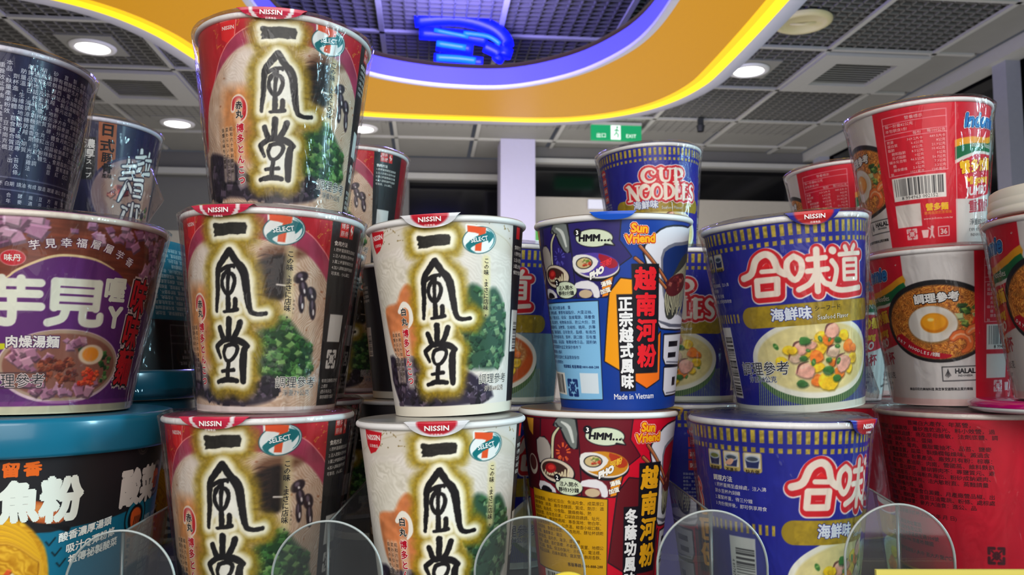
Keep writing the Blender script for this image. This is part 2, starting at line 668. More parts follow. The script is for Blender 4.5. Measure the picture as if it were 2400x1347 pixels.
def cup(name, cone, art, lid_color, rim_color=None, tab=None, film=None, lid_rough=0.3):
    root = empty(name)
    rt, rb, h = cone.rt, cone.rb, cone.h
    inner = Cone(rt - 0.0016, rb, h)
    inner.rm = cone.rm
    body = body_mesh('cup_body', art, inner, root)
    for part, items in art.texts.items():
        text_mesh(items, inner, part, body)
    # rolled rim
    prof = []
    for k in range(15):
        a = math.radians(-140 + 300 * k / 14)
        prof.append((rt - 0.0019 + 0.0019 * math.cos(a), h - 0.0019 + 0.0018 * math.sin(a)))
    rm = WHITE_RIM if rim_color is None else mat('rim_%d_%d_%d' % tuple(rim_color), rim_color, 0.4, noise=0.03)
    MB().lathe(prof, 112).build('rolled_rim', rm, root, True)
    lm = mat('lid_%d_%d_%d' % tuple(lid_color), lid_color, lid_rough, coat=0.4, noise=0.12, nscale=30)
    lid = MB().lathe([(rt - 0.0010, h - 0.0012), (rt - 0.0014, h + 0.0002), (rt - 0.004, h + 0.0004), (rt * 0.5, h + 0.0006), (0.0001, h + 0.0007)], 80).build('lid', lm, root, True)
    if tab:
        pull_tab(cone, lid, *tab)
    MB().lathe([(rb, 0.0001), (rb - 0.0012, 0.0), (rb - 0.002, 0.0025), (0.0001, 0.003)], 64).build('cup_base', WHITE_RIM, root, True)
    if film is not None:
        film_mesh(cone, root, **film)
    return root


BLACK, NEARW = (36, 34, 36), (242, 238, 230)
RECYCLE = [[(-4, 1.2), (-4, 4), (-1.2, 4)], [(1.2, 4), (4, 4), (4, 1.2)], [(4, -1.2), (4, -4), (1.2, -4)], [(-1.2, -4), (-4, -4), (-4, -1.2)]]


def recycle_mark(A, u, v, s, col, bg=None):
    """square four-arrow recycling mark"""
    if bg is not None:
        A.rect(u - s / 2, v - s / 2, u + s / 2, v + s / 2, bg)
    k = s / 9.2
    for p in RECYCLE:
        A.line([(u + x * k, v + y * k) for x, y in p], 1.7 * k, col)
    for sx in (-1, 1):
        for sy in (-1, 1):
            A.line([(u + sx * 2.6 * k, v + sy * 2.6 * k), (u + sx * 0.5 * k, v + sy * 0.5 * k)], 1.0 * k, col)
            A.line([(u + sx * 0.4 * k, v + sy * 1.9 * k), (u + sx * 0.5 * k, v + sy * 0.5 * k), (u + sx * 1.9 * k, v + sy * 0.4 * k)], 0.9 * k, col)


def barcode(A, u0, v0, u1, v1, seed, vertical=False, digits=None, part='barcode_number', dsize=2.6):
    A.rect(u0, v0, u1, v1, (238, 236, 228))
    rng = random.Random(seed)
    if vertical:
        y = v0 + 1.5
        while y < v1 - 6:
            b = rng.choice((0.4, 0.4, 0.8, 1.2))
            A.rect(u0 + 3.6, y, u1 - 0.8, y + b, (40, 38, 40))
            y += b + rng.choice((0.5, 0.5, 0.9, 1.2))
        if digits:
            A.text(part, digits, u0 + 1.9, (v0 + v1) / 2, dsize, (40, 40, 40), 'C', -90)
    else:
        x = u0 + 1.8
        while x < u1 - 2.2:
            b = rng.choice((0.4, 0.4, 0.8, 1.2))
            A.rect(x, v0 + (3.4 if digits else 1.0), x + b, v1 - 1.0, (40, 38, 40))
            x += b + rng.choice((0.5, 0.5, 0.9, 1.2))
        if digits:
            A.text(part, digits, (u0 + u1) / 2, v0 + 1.9, dsize, (40, 40, 40), 'C')


# brush calligraphy, traced stroke by stroke (mm on the cup, middle column at -9.5)
CAL_BAR = [(-18.8, 102.9), (-17.9, 103.6), (-14.5, 103.0), (-11.9, 103.2), (-6, 103.7), (-0.9, 103.5), (-0.1, 101.7), (-0.5, 99.4), (-0.9, 97.6), (-5, 97.0), (-9.3, 97.1), (-13, 96.3), (-16.2, 96.3), (-18.3, 96.2), (-18.1, 97.4), (-18.9, 98.4), (-18.1, 100.1), (-18.9, 101.3)]
CAL = [
    ([(-9.5, 88.3), (-12.6, 84.4), (-16.2, 79.3), (-17.0, 73.2), (-17.4, 65.6), (-18.1, 59.9), (-18.5, 55.4)], [3.3, 3.0, 2.9, 2.6, 2.3, 2.0, 1.6]),
    ([(-9.5, 88.3), (-5.9, 82.5), (-3.2, 79.2), (-1.4, 75.0), (-0.6, 69.4), (0.5, 61.9), (1.3, 57.4), (2.8, 54.9), (6.1, 54.0), (10.2, 54.6)], [3.3, 3.3, 3.9, 3.9, 3.5, 3.1, 2.6, 2.4, 1.9, 2.0]),
    ([(-15.8, 76.9), (-12.3, 79.0), (-7.6, 80.2), (-7.2, 79.2)], [1.4, 2.1, 1.9, 1.2]),
    ([(-10.3, 78.2), (-13.5, 74.5), (-14.4, 70.3), (-13.0, 66.3), (-10.7, 64.4)], [1.9, 2.0, 1.8, 1.9, 1.9]),
    ([(-9.8, 76.2), (-7.6, 74.9), (-6.9, 71.2), (-8.4, 66.8), (-10.7, 64.4)], [1.6, 1.9, 1.9, 1.9, 1.9]),
    ([(-10.2, 79.4), (-10.3, 76.9), (-10.9, 69.4), (-10.8, 61.8), (-10.9, 56.2)], [2.4, 2.2, 1.7, 2.5, 2.8]),
    ([(-13.6, 55.2), (-9.4, 55.7), (-5.6, 56.5)], [1.4, 1.9, 2.2]),
    ([(-6.6, 61.8), (-6.8, 56.4)], [2.4, 2.4]),
    ([(-16.6, 46.4), (-15.2, 41.9), (-13.2, 39.7)], [2.6, 2.8, 2.6]),
    ([(-10.6, 51.0), (-11.0, 40.5)], [3.1, 2.9]),
    ([(-3.9, 49.3), (-6.0, 43.9), (-8.7, 40.1)], [3.0, 2.7, 2.4]),
    ([(-12.8, 40.4), (-16.5, 38.2), (-19.0, 36.2), (-18.8, 34.4), (-16.9, 30.2)], [2.2, 2.5, 2.5, 2.2, 1.6]),
    ([(-13.8, 39.6), (-9.8, 40.3), (-3.5, 39.0), (0.3, 36.7)], [2.6, 3.0, 3.2, 2.8]),
    ([(-0.1, 36.9), (-1.6, 33.6), (-2.1, 27.9), (-2.1, 17.6)], [2.6, 3.4, 3.9, 3.2]),
    ([(-13.1, 36.4), (-8.8, 37.6), (-6.1, 36.6), (-5.6, 34.3), (-7.7, 30.5), (-11.2, 28.2), (-13.6, 29.6), (-14.4, 33.2), (-13.1, 36.4)], [1.9, 2.1, 2.1, 2.0, 1.8, 1.7, 1.7, 1.9, 1.9]),
    ([(-11.2, 28.0), (-12.0, 23.0), (-12.2, 18.4)], [2.3, 2.4, 2.6]),
    ([(-15.9, 22.7), (-8.1, 23.5)], [1.7, 2.0]),
    ([(-19.3, 16.7), (-12.9, 18.2), (-5.9, 17.6)], [1.9, 2.7, 2.2]),
]


def calligraphy(A, fu, fv, k, du=0.0):
    """olive halo, cream glow and black brush strokes"""
    w = A.win(fu(-34), 0, fu(24), 112)
    bar = [(fu(x), fv(y)) for x, y in CAL_BAR]
    d = A.poly_sd(w, np.array(bar))
    db = d.copy()
    dd = np.full(d.shape, 1e9)
    for pts, ws in CAL:
        P = smooth_pts([(fu(x), fv(y), q * k * 1.2) for (x, y), q in zip(pts, ws)], 5)
        dd = np.minimum(dd, A.stroke_sd(w, P[:, :2], P[:, 2]))
    inside = (np.abs(A.U[w] - fu(-10)) < 7.5 * k) & (A.V[w] > fv(17)) & (A.V[w] < fv(84))
    core = np.minimum(d, dd)
    nz = (fbm(A.U[w], A.V[w], 4.0, 77) - 0.5) * 3.2
    n2 = fbm(A.U[w], A.V[w], 1.2, 78)
    hal = np.clip((10.8 * k + nz - core) / (6.6 * k), 0, 1)
    hal = hal * hal * (3 - 2 * hal) * 0.9
    ol = np.array((146, 124, 36))[None, None] * (0.82 + 0.4 * n2)[..., None]
    A.put(w, hal, ol)
    cr = np.clip((4.4 * k + nz * 0.35 - core) / (3.2 * k), 0, 1)
    A.put(w, cr, (246, 242, 218))
    # the enclosed counters stay pale
    for P in ([(-14, 76), (-9.5, 84), (-4.5, 78), (-2.4, 70), (-1, 58), (-6, 63), (-8, 62), (-13, 62), (-15.6, 60), (-15, 72)], [(-15, 35), (-10, 38.5), (-4, 36), (-5, 20), (-10, 20), (-15, 24)]):
        A.poly([(fu(x), fv(y)) for x, y in P], (244, 243, 232), soft=1.5)
    e = (fbm(A.U[w], A.V[w], 1.6, 91) - 0.5) * 0.55
    A.put(w, np.clip(0.5 - (dd + e) / 0.45, 0, 1), (22, 20, 22))
    A.put(w, np.clip(0.5 - (db + e) / 0.45, 0, 1), np.array((38, 36, 32))[None, None] * (0.75 + 0.6 * n2)[..., None])


def select_logo(A, u, v, k=1.0, rot=12):
    """oval badge: orange figure seven behind a teal arrow ribbon"""
    c, n = math.cos(math.radians(rot)), math.sin(math.radians(rot))
    X = lambda p: (u + k * (p[0] * c - p[1] * n), v + k * (p[0] * n + p[1] * c))
    seven = [(-7.6, 8.7), (3.6, 7.6), (3.4, 4.6), (1.2, 0.2), (0.6, -6.6), (-3.2, -6.4), (-2.9, -1.2), (-0.8, 3.7), (-3.2, 4.4), (-7.4, 4.9)]
    org = lambda q: (u + k * q[0], v + k * q[1])
    A.poly([org(q) for q in seven], (238, 238, 232), grow=0.9)
    A.ell(u, v, 10.6 * k, 8.2 * k, (35, 85, 88), rot)
    A.ell(u, v, 10.1 * k, 7.7 * k, (236, 238, 234), rot)
    A.poly([X(q) for q in [(-9.2, -1.5), (-7.8, -5.0), (-4.2, -6.9), (-6.4, -4.6), (-6.0, -3.2), (-1, -1.8), (4.6, -1.0), (5.2, -2.6), (9.6, 1.6), (4.6, 5.0), (4.4, 3.4), (-1.8, 2.6), (-6.2, 0.6)]], (24, 108, 112), curve=3)
    A.line([X((10 * 0.93 * math.cos(t), 7.6 * 0.93 * math.sin(t))) for t in np.linspace(-1.0, 0.9, 12)], [0.3, .4, .5, .6, .7, .8, .8, .7, .6, .5, .4, .3], (24, 108, 112))
    A.poly([org(q) for q in seven], (214, 88, 48))
    A.poly([X(q) for q in [(-6.6, -2.8), (-1, -1.6), (4.8, -0.9), (5.4, -2.2), (9.4, 1.6), (5.0, 4.6), (4.8, 3.4), (-1.2, 2.6), (-6.2, 0.9)]], (24, 108, 112))
    A.text('brand_logo', 'SELECT', *X((-0.4, 0.7)), 3.6 * k, (244, 247, 245), 'C', rot - 1, 0.9, 0.03, 1)
# ------------------------------------------------------------------ the printed designs
GREENS = [(56, 98, 48), (88, 130, 70), (36, 70, 36), (126, 160, 98), (66, 108, 56), (28, 56, 32)]
DARKS = [(52, 44, 56), (38, 32, 42), (70, 60, 74), (90, 78, 92), (34, 30, 36)]
ZH = '成分麵條小麥粉棕櫚油澱粉食鹽調味粉砂糖醬油大豆蛋白香料蔬菜乾燥蔥雞肉抽出物胡椒蒜粉酵母維生素碳酸鉀品質改良劑辣椒紅萵苣海苔本產品含有麩質及其製品不適合對過敏體質者食用保存方法請置於陰涼處避免陽光直射高溫潮濕有效日期標示杯底西元年月日製造廠商地址電話服務專線進口國原產地越南淨重公克營養每份熱量脂肪鈉糖'


def filler(seed, n):
    r = random.Random(seed)
    out = ''
    while len(out) < n:
        out += ''.join(r.choice(ZH) for _ in range(r.randint(2, 6))) + r.choice('、、、，：')
    return out[:n]


def dense(A, part, seed, u0, u1, vtop, vbot, size, pitch, col, ragged=0.2, advance=1.0):
    r = random.Random(seed)
    v = vtop
    n = int((u1 - u0) / (size * advance))
    k = 0
    while v > vbot:
        m = n if r.random() > ragged else max(3, int(n * r.uniform(0.4, 0.9)))
        A.text(part, filler(seed * 100 + k, m), u0, v, size, col, 'L', 0, advance)
        v -= pitch
        k += 1


def red_ramen_art(cone):
    A = Art(-66, 86, cone.h * 1000 - 2.6, 0.36, (176, 32, 44))
    A.mottle(0.08, 14, 3)
    rng = random.Random(5)
    for _ in range(90):                                   # gold flecks on the red
        x, y = rng.uniform(-50, 44), rng.uniform(92, 109)
        A.ell(x, y, rng.uniform(.25, .5), rng.uniform(.2, .4), (214, 160, 70), a=.9)
        if rng.random() < .35:
            t = rng.uniform(0, 3)
            A.line([(x, y), (x + 2.4 * math.cos(t), y + 2.4 * math.sin(t))], 0.35, (206, 140, 62))
    circ = [(-62, 30), (-60, 60), (-52, 72), (-44, 88), (-35, 98), (-22.3, 104.6), (-9, 108.2), (5.2, 108.9), (17, 106.2), (30.4, 99.6), (39.1, 91.9), (45, 85), (58, 64), (60, 2), (-62, 2)]
    A.poly(circ, None, tex=lambda U, V: np.array((158, 60, 86))[None, None] * (0.85 + 0.3 * fbm(U, V, 9, 8))[..., None])
    A.line(circ[:-2], 0.55, (228, 150, 150), curve=5)
    bowl = [(-66, 40), (-60, 62), (-48, 78), (-38, 87.4), (-28.6, 92.6), (-19, 94.5), (0, 95), (16, 93.5), (24, 91.2), (32.6, 86.3), (40, 79.2), (47, 70), (54, 54), (58, 3), (-66, 3)]
    A.strands(bowl, (188, 158, 134), (222, 203, 184), 1.7, 11, center=(12, 58), warp=9, soft=1.4)
    A.strands([(-46, 60), (-36, 86), (-22, 92), (-16, 70), (-20, 48), (-40, 44)], (216, 203, 190), (232, 222, 212), 2.0, 12, ang=1.0, warp=9, soft=5)
    A.poly([(-44, 66), (-34, 70), (-22, 66), (-18, 46), (-22, 30), (-44, 30)], None, soft=8, a=0.8, curve=4, tex=lambda U, V: np.array((190, 122, 66))[None, None] * (0.75 + 0.55 * fbm(U, V, 4, 21))[..., None])
    for _ in range(26):
        x, y = rng.uniform(-48, 52), rng.uniform(26, 90)
        A.ell(x, y, rng.uniform(.4, 1.0), rng.uniform(.3, .7), (142, 78, 44), soft=.8, a=.7)
    # seaweed and glossy cloud-ear
    A.poly([(6, 86), (12, 91), (22, 91.5), (30, 88), (22, 84), (12, 82)], (96, 62, 42), soft=4, a=.85, curve=4)
    A.poly([(3.5, 80), (10, 85), (19, 87), (22.5, 80), (21, 65), (15, 61.5), (9, 64), (7, 72)], None, soft=2.4, curve=4, tex=lambda U, V: np.array((27, 18, 15))[None, None] * (0.6 + 0.9 * fbm(U, V, 2.2, 31))[..., None])
    for k in range(14):
        y = 64 + k * 1.6
        A.line([(3 + rng.uniform(-1, 2), y), (9, y + rng.uniform(-1.5, 2.5)), (14, y + 1)], [.2, .8, .4], (58, 38, 28), a=.75, soft=.7, curve=3)
    A.line([(15.5, 70.5), (20, 70.2)], .9, (226, 216, 206), soft=.7)
    for x, y, rx, ry, t in ((28, 75, 4.4, 3.0, 30), (30, 69, 2.6, 4.6, 15), (35, 66, 3.2, 4.4, 20), (29.5, 61, 1.8, 5.6, 5), (36.6, 58, 2.2, 6.2, 8)):
        A.ell(x, y, rx, ry, (44, 32, 38), t, soft=1)
        A.ell(x - .4, y + ry * .35, rx * .32, ry * .42, (112, 98, 110), t, soft=1.1)
        A.ell(x + .7, y - ry * .3, .6, ry * .28, (236, 228, 226), t, soft=.8)
    # chopped leek
    leek = [(5, 44), (13.7, 48.5), (20, 54), (25.5, 49), (32, 42), (37, 38), (40, 24), (35, 19), (27, 18.5), (8, 20), (4, 30)]
    A.poly(leek, (36, 66, 38), soft=3.5, curve=4)
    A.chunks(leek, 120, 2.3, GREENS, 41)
    mush = [(-64, 34), (-46, 32), (-36, 27), (-28, 20), (-20, 14), (-8, 11), (4, 16), (14, 21), (20, 15), (17, 8), (8, 5), (-6, 3.4), (-22, 5), (-42, 8), (-64, 8)]
    A.poly(mush, (44, 36, 46), soft=2.4, curve=3)
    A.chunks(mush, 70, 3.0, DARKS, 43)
    calligraphy(A, lambda x: x, lambda y: y, 1.0)
    A.rect(-66, -1, 60, 3.6, (226, 214, 208))
    A.rect(60, -1, 90, 3.6, (226, 212, 200))
    # black side panel and what follows it
    A.poly([(43.8, 113), (44.5, 75), (47.5, 3.6), (78, 3.6), (78, 113)], (38, 36, 36))
    A.rect(76, 3.6, 90, 113, (150, 34, 42))
    for x0, x1 in ((50, 57.6), (58.6, 63)):
        A.poly([(x0, 100), (x1, 100.2), (x1 - .3, 109.2), (x0, 108.8)], (206, 52, 46))
    A.text('stamp_lettering', '博多', 53.8, 106.6, 3.4, (246, 226, 216))
    A.text('stamp_lettering', '豚骨', 53.8, 102.3, 3.4, (246, 226, 216))
    A.line([(60.8, 107.6), (60, 105.2), (61.4, 104.4), (60.8, 102.4)], [.5, 1.4, 1.6, .6], (246, 230, 216), curve=3)
    A.text('side_panel_text', '食用方法', 46.5, 96.2, 2.9, NEARW, 'L', bold=.03)
    A.block('side_panel_text', ['1.把杯蓋撕開至虛線處', '2.注入熱開水至杯內線', '3.闔上杯蓋等候四分鐘', '4.加入調味油拌勻後即', '可享用，小心燙口。'], 46.6, 92.6, 2.3, 3.4, NEARW)
    A.block('date_lettering', ['有效日期標示於杯底', '上標示', '(西元年月日)', '保存期限六個月'], 49.6, 17.6, 2.4, 3.1, NEARW)
    A.rect(50.2, 40, 64.5, 55.8, (228, 226, 220))
    recycle_mark(A, 57.2, 30, 10.4, NEARW)
    # left corner maker's mark
    A.poly([(-42.6, 108), (-32, 108.6), (-33.5, 99), (-38, 95.4), (-42, 98)], (206, 44, 46))
    A.line([(-42.6, 108), (-32, 108.6), (-33.5, 99), (-38, 95.4)], .5, (236, 150, 140))
    A.text('maker_mark', 'NISSIN', -37.4, 104.2, 3.0, (244, 226, 220), sx=.9, bold=.03)
    # flavour seal
    A.line([(-36.6, 57), (-35.2, 62.8), (-31.5, 64.4), (-28.8, 60), (-29, 53.5), (-31.5, 49.8)], [3.0, 3.2, 2.6, 3.4, 3.4, 1.6], (240, 224, 208), curve=4)
    A.line([(-36.6, 57.4), (-35.2, 62.4), (-31.5, 63.8), (-29, 60), (-29.2, 53.8), (-31.3, 50.6)], [1.2, 2.4, 1.4, 2.4, 2.4, .6], (182, 36, 44), curve=4)
    A.line([(-32.4, 62), (-33.0, 52)], 5.2, (236, 220, 200), a=.55, soft=2.5)
    A.text('flavour_lettering', '赤丸', -32.2, 59.4, 4.7, BLACK, bold=.035, vert=5.0, out=[(.05, (240, 228, 214))])
    A.line([(-31.9, 48), (-31.9, 15)], 5.4, (240, 226, 212), a=.5, soft=2.5)
    A.text('soup_lettering', '博多とんこつ', -31.9, 46.4, 5.2, (176, 28, 52), bold=.035, vert=5.9, out=[(.06, (246, 236, 228))])
    for k, (t, x, y) in enumerate((('昭和六十年創業以来', -38.6, 48), ('変わらないために変わる', -41.8, 48), ('自慢の味をご賞味', -45.2, 48))):
        A.line([(x, y - 1), (x, y - 30)], 2.8, (226, 208, 186), a=.5, soft=1.5)
        A.text('flavour_lettering', t, x, y - 1.5, 2.5, (48, 38, 36), vert=3.0)
    # slogan
    A.line([(21.8, 89), (22.2, 54)], 5.0, (232, 220, 168), a=.62, soft=3.2)
    A.text('slogan_lettering', 'この味、まさに店味。', 21.8, 87.4, 3.9, (30, 28, 34), bold=.02, vert=3.72)
    A.block('slogan_lettering', ['み', 'せ', 'あ', 'じ'], 24.4, 62, 1.5, 2.2, (40, 30, 30))
    select_logo(A, 18, 100.2)
    A.text('serving_lettering', '調理參考', 30.4, 17, 6.7, (44, 40, 44), out=[(.045, (232, 226, 216))])
    A.text('serving_lettering', '淨重79公克', 31, 11.2, 3.7, (70, 60, 64), out=[(.04, (232, 222, 208))])
    return A


def white_ramen_art(cone):
    A = Art(-60, 62, cone.h * 1000 - 2.6, 0.36, (222, 217, 210))
    A.mottle(0.06, 16, 4)
    rng = random.Random(9)
    A.poly([(-58, 96), (-30, 106), (0, 109), (30, 103), (46, 90), (46, 60), (-58, 60)], (206, 198, 180), soft=6, a=.6, curve=4)
    A.line([(-58, 93), (-36, 101), (-10, 106), (16, 105), (38, 97), (47, 88)], .6, (196, 186, 164), curve=5, a=.8)
    A.strands([(-60, 88), (-34, 92), (0, 98), (30, 92), (46, 80), (46, 24), (-60, 24)], (216, 209, 198), (232, 226, 216), 2.2, 14, center=(-2, 52), warp=12, soft=3)
    A.strands([(-50, 84), (-30, 90), (-18, 80), (-20, 66), (-32, 62), (-46, 58)], (206, 200, 184), (236, 231, 218), 3.4, 15, ang=.8, warp=11, soft=4)
    for _ in range(36):
        x, y = rng.choice([rng.uniform(-46, -20), rng.uniform(14, 42)]), rng.uniform(97, 107.5)
        A.ell(x, y, rng.uniform(.25, .5), rng.uniform(.2, .45), (112, 92, 50), a=.9)
        if rng.random() < .35:
            t = rng.uniform(0, 3)
            A.line([(x, y), (x + 2.2 * math.cos(t), y + 2.2 * math.sin(t))], 0.3, (140, 116, 60))
    meat = [(-43, 60), (-38, 63), (-30, 64), (-26, 70), (-20.3, 74), (-14, 66), (-14, 40), (-18, 26), (-28, 30), (-38, 36), (-42, 48)]
    A.poly(meat, None, soft=2.2, curve=3, tex=lambda U, V: np.array((198, 126, 84))[None, None] * (0.82 + 0.36 * fbm(U, V, 6, 51))[..., None] + 4 * np.sin(U * .5 + V * .9)[..., None])
    leek = [(12, 67), (16, 72.5), (24, 69), (31, 70), (38, 60), (41, 44), (40, 32), (33, 25), (20, 25), (11, 27), (10, 45)]
    A.poly(leek, (52, 80, 62), soft=3.0, curve=3)
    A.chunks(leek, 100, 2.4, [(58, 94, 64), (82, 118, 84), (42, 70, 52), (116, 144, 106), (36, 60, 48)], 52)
    mush = [(-46, 34), (-34, 32), (-18, 33), (-13, 18), (0, 20), (10, 25), (20, 20), (30, 13), (24, 6.6), (-40, 6.2)]
    A.poly(mush, (46, 40, 54), soft=2.2, curve=2)
    A.chunks(mush, 80, 2.8, DARKS, 53)
    for _ in range(60):
        x, y = rng.uniform(-38, 22), rng.uniform(7, 26)
        t = rng.uniform(0, 3)
        A.line([(x, y), (x + 1.8 * math.cos(t), y + 1.8 * math.sin(t))], .5, (168, 158, 176), a=.6, soft=.6)
    calligraphy(A, lambda x: (x + 9.5) * 0.93 - 3.8, lambda y: y * 0.945 + 1.9, 0.94)
    A.rect(-62, -1, 64, 5.6, (226, 220, 204))
    A.poly([(43.2, 112), (45, 73), (47, 5.6), (64, 5.6), (64, 112)], (34, 32, 36))
    A.rect(48, 99, 53, 106, (196, 44, 46))
    A.block('side_panel_text', ['食用方法', '1.把杯蓋撕開', '2.注入熱開水', '3.闔上杯蓋等', '候四分鐘即可'], 46.4, 94, 2.6, 3.6, NEARW)
    barcode(A, 47.5, 34, 60, 58, 5, True)
    # shield badge
    A.poly([(-47.5, 106.3), (-33.4, 105), (-35.4, 98.6), (-39.5, 94.6), (-44.4, 93.2), (-47.2, 98)], (184, 30, 42))
    A.text('maker_mark', 'NISSIN', -40.4, 102.2, 3.9, (246, 236, 230), sx=.95, bold=.035)
    A.text('maker_mark', '日清食品', -40.6, 97.6, 1.9, (246, 236, 230))
    A.line([(-28.5, 59), (-24.5, 62.8), (-20.8, 60), (-20.4, 54), (-22.6, 50)], [2.6, 3.4, 2.4, 2.8, 1.2], (240, 236, 224), curve=4)
    A.text('flavour_lettering', '白丸', -25.2, 58.6, 4.5, BLACK, bold=.035, vert=5.4, out=[(.05, (240, 232, 216))])
    A.line([(-25.2, 48), (-25.2, 18)], 5.2, (238, 230, 214), a=.5, soft=2.4)
    A.text('soup_lettering', '博多とんこつ', -25.4, 46.6, 4.7, (170, 24, 46), bold=.035, vert=5.3, out=[(.06, (244, 236, 226))])
    for t, x in (('昭和六十年創業以来', -31), ('変わらないために変わる', -33.8), ('自慢の味をご賞味', -36.8)):
        A.line([(x, 47), (x, 20)], 2.5, (226, 208, 186), a=.5, soft=1.4)
        A.text('flavour_lettering', t, x, 46, 2.3, (60, 50, 46), vert=2.75)
    A.line([(23.9, 86), (24.8, 56)], 4.4, (228, 216, 160), a=.75, soft=2.4)
    A.text('slogan_lettering', 'この味、まさに店味。', 24.2, 85, 3.3, (38, 34, 34), bold=.015, vert=3.25)
    select_logo(A, 20.3, 96.4, 0.92)
    A.text('serving_lettering', '調理參考', 31.4, 19.4, 5.9, (44, 40, 48), out=[(.045, (232, 228, 216))])
    A.text('serving_lettering', '淨重60公克', 32.4, 14.0, 3.4, (70, 60, 64), out=[(.04, (232, 222, 208))])
    return A


def pho_art(cone, red=False):
    if red:
        bg, pan, info, itx = (186, 16, 44), (100, 20, 34), (206, 160, 38), (74, 50, 20)
        hexa, hexb, ttl, lid1, lid2, dk = (92, 20, 30), (112, 24, 34), (222, 166, 44), (198, 138, 40), (170, 60, 30), (70, 16, 26)
    else:
        bg, pan, info, itx = (20, 58, 136), (42, 34, 96), (140, 192, 226), (30, 52, 104)
        hexa, hexb, ttl, lid1, lid2, dk = (240, 164, 34), (232, 120, 36), (214, 38, 48), (84, 66, 150), (150, 30, 50), (34, 28, 80)
    A = Art(-72, 64, cone.h * 1000 - 2.6, 0.36, bg)
    A.mottle(0.06, 18, 6)
    ink = (20, 18, 26)
    pale = (216, 226, 200)
    def panel(P, col):
        A.poly(P, ink, grow=.55)
        A.poly(P, col)
    panel([(-72, 108.4), (-52, 108.2), (-57.8, 66.3), (-72, 66.3)], dk)
    panel([(-51.3, 108.3), (-30.2, 108.7), (-28.9, 92.3), (-28.4, 66), (-57.4, 66.3)], pan)
    pB = [(-29.4, 108.7), (-1.1, 110.4), (-2.2, 97.8), (4.2, 88.5), (-2.4, 83.6), (-5, 79.1), (-6.5, 72.7), (-7.9, 68.1), (-9.8, 65.9), (-27.8, 65.9), (-28.4, 92.3)]
    panel(pB, pan)
    # step 1 sliver: pouring the sachet
    A.poly([(-66, 108), (-58, 108), (-60, 98), (-64, 101)], (206, 150, 60))
    A.ell(-63, 81, 5, 6, (196, 186, 170))
    A.ell(-63, 82, 4, 4.4, (80, 40, 40))
    # kettle spout, stream and cup
    A.poly([(-43, 105), (-40, 109.6), (-30.4, 109), (-29.8, 92.5), (-33.5, 92.8), (-37, 98), (-38.6, 103.2)], ink, grow=.5)
    A.poly([(-42.4, 104.4), (-40, 109.2), (-30.6, 108.6), (-30.2, 93), (-33.4, 93.4), (-36.4, 98.5), (-38.6, 103.2)], (116, 122, 118), curve=2)
    A.line([(-38, 107), (-34, 104), (-32, 96)], [1.0, 2.2, 1.2], (206, 210, 204), curve=4)
    A.line([(-41.4, 106), (-40, 104.2), (-38.4, 103.6)], 1.0, (40, 42, 44), curve=3)
    A.line([(-40, 103.5), (-43.4, 99), (-44.6, 93), (-45.6, 84)], [1.8, 2.4, 2.4, 3.0], ink, curve=5)
    A.line([(-40, 103.5), (-43.4, 99), (-44.6, 93), (-45.6, 84)], [1.0, 1.6, 1.6, 2.0], (206, 202, 168), curve=5)
    A.poly([(-57, 96), (-50, 98), (-45.8, 93), (-46.4, 85), (-56, 82)], ink, grow=.4)
    A.poly([(-56.6, 95.6), (-50, 97.4), (-46.2, 93), (-46.8, 85.4), (-55.6, 82.6)], (172, 164, 156), curve=2)
    rng = random.Random(3)
    for _ in range(22):
        t = rng.uniform(0, 6.28)
        A.line([(-38 + 2.4 * math.cos(t), 90 + 3.2 * math.sin(t)), (-38 + 4.2 * math.cos(t), 90 + 5.2 * math.sin(t))], .5, (226, 110, 60) if red else (90, 86, 170), a=.9)
    A.ell(-43.6, 78.6, 12.2, 7.4, ink, -6)
    A.ell(-43.6, 79.0, 11.4, 6.6, (214, 200, 180), -6)
    A.ell(-44.4, 79.2, 9.4, 5.0, (62, 40, 36), -6)
    for k in range(9):
        A.line([(-52 + k * 2, 76.4), (-50.6 + k * 1.9, 79 + math.sin(k) * 1.4), (-48.4 + k * 1.6, 76.4)], .8, (226, 214, 180), curve=4)
    A.ell(-47, 80.2, 4.0, 2.8, (146, 32, 36), 10)
    A.ell(-46.5, 80.7, 2.4, 1.4, (196, 60, 54), 10)
    A.poly([(-57, 72), (-48, 71), (-44, 66.4), (-57, 66.4)], (222, 220, 222), curve=2)
    A.poly([(-54, 69.6), (-49, 69), (-47, 66.4), (-56, 66.4)], ink, curve=2)
    # speech bubbles
    for cx, cy, rx, ry in ((-15.4, 99.6, 9.9, 4.9), (-35.8, 70.7, 8.2, 4.8)):
        A.ell(cx, cy, rx + .5, ry + .5, ink, -2)
        A.ell(cx, cy, rx, ry, pale, -2)
    A.poly([(-7, 98.4), (-4.6, 95.0), (-9.6, 95.6)], ink, grow=.45)
    A.poly([(-7.2, 98.6), (-5.0, 95.3), (-9.8, 96.4)], pale)
    A.text('comic_lettering', 'HMM…', -15.2, 99.8, 5.2, ink, rot=-2, bold=.06, sx=1.0, shear=.08)
    A.ell(-24.2, 103.3, 2.3, 2.3, ink)
    A.text('comic_lettering', '3', -24.2, 103.3, 3.6, (250, 250, 244), bold=.04, lay=1)
    A.ell(-42.6, 75.2, 2.2, 2.2, ink)
    A.text('comic_lettering', '2', -42.6, 75.2, 3.4, (250, 250, 244), bold=.04, lay=1)
    A.text('comic_lettering', '注入開水', -35.6, 72.0, 2.9, ink, bold=.02)
    A.text('comic_lettering', '靜待3分鐘', -35.8, 68.8, 2.8, ink, bold=.02)
    # sealed bowl picture
    A.ell(-15.4, 82.6, 13.6, 7.6, ink, -6)
    A.ell(-15.4, 83.6, 13.2, 7.0, (226, 222, 214), -6)
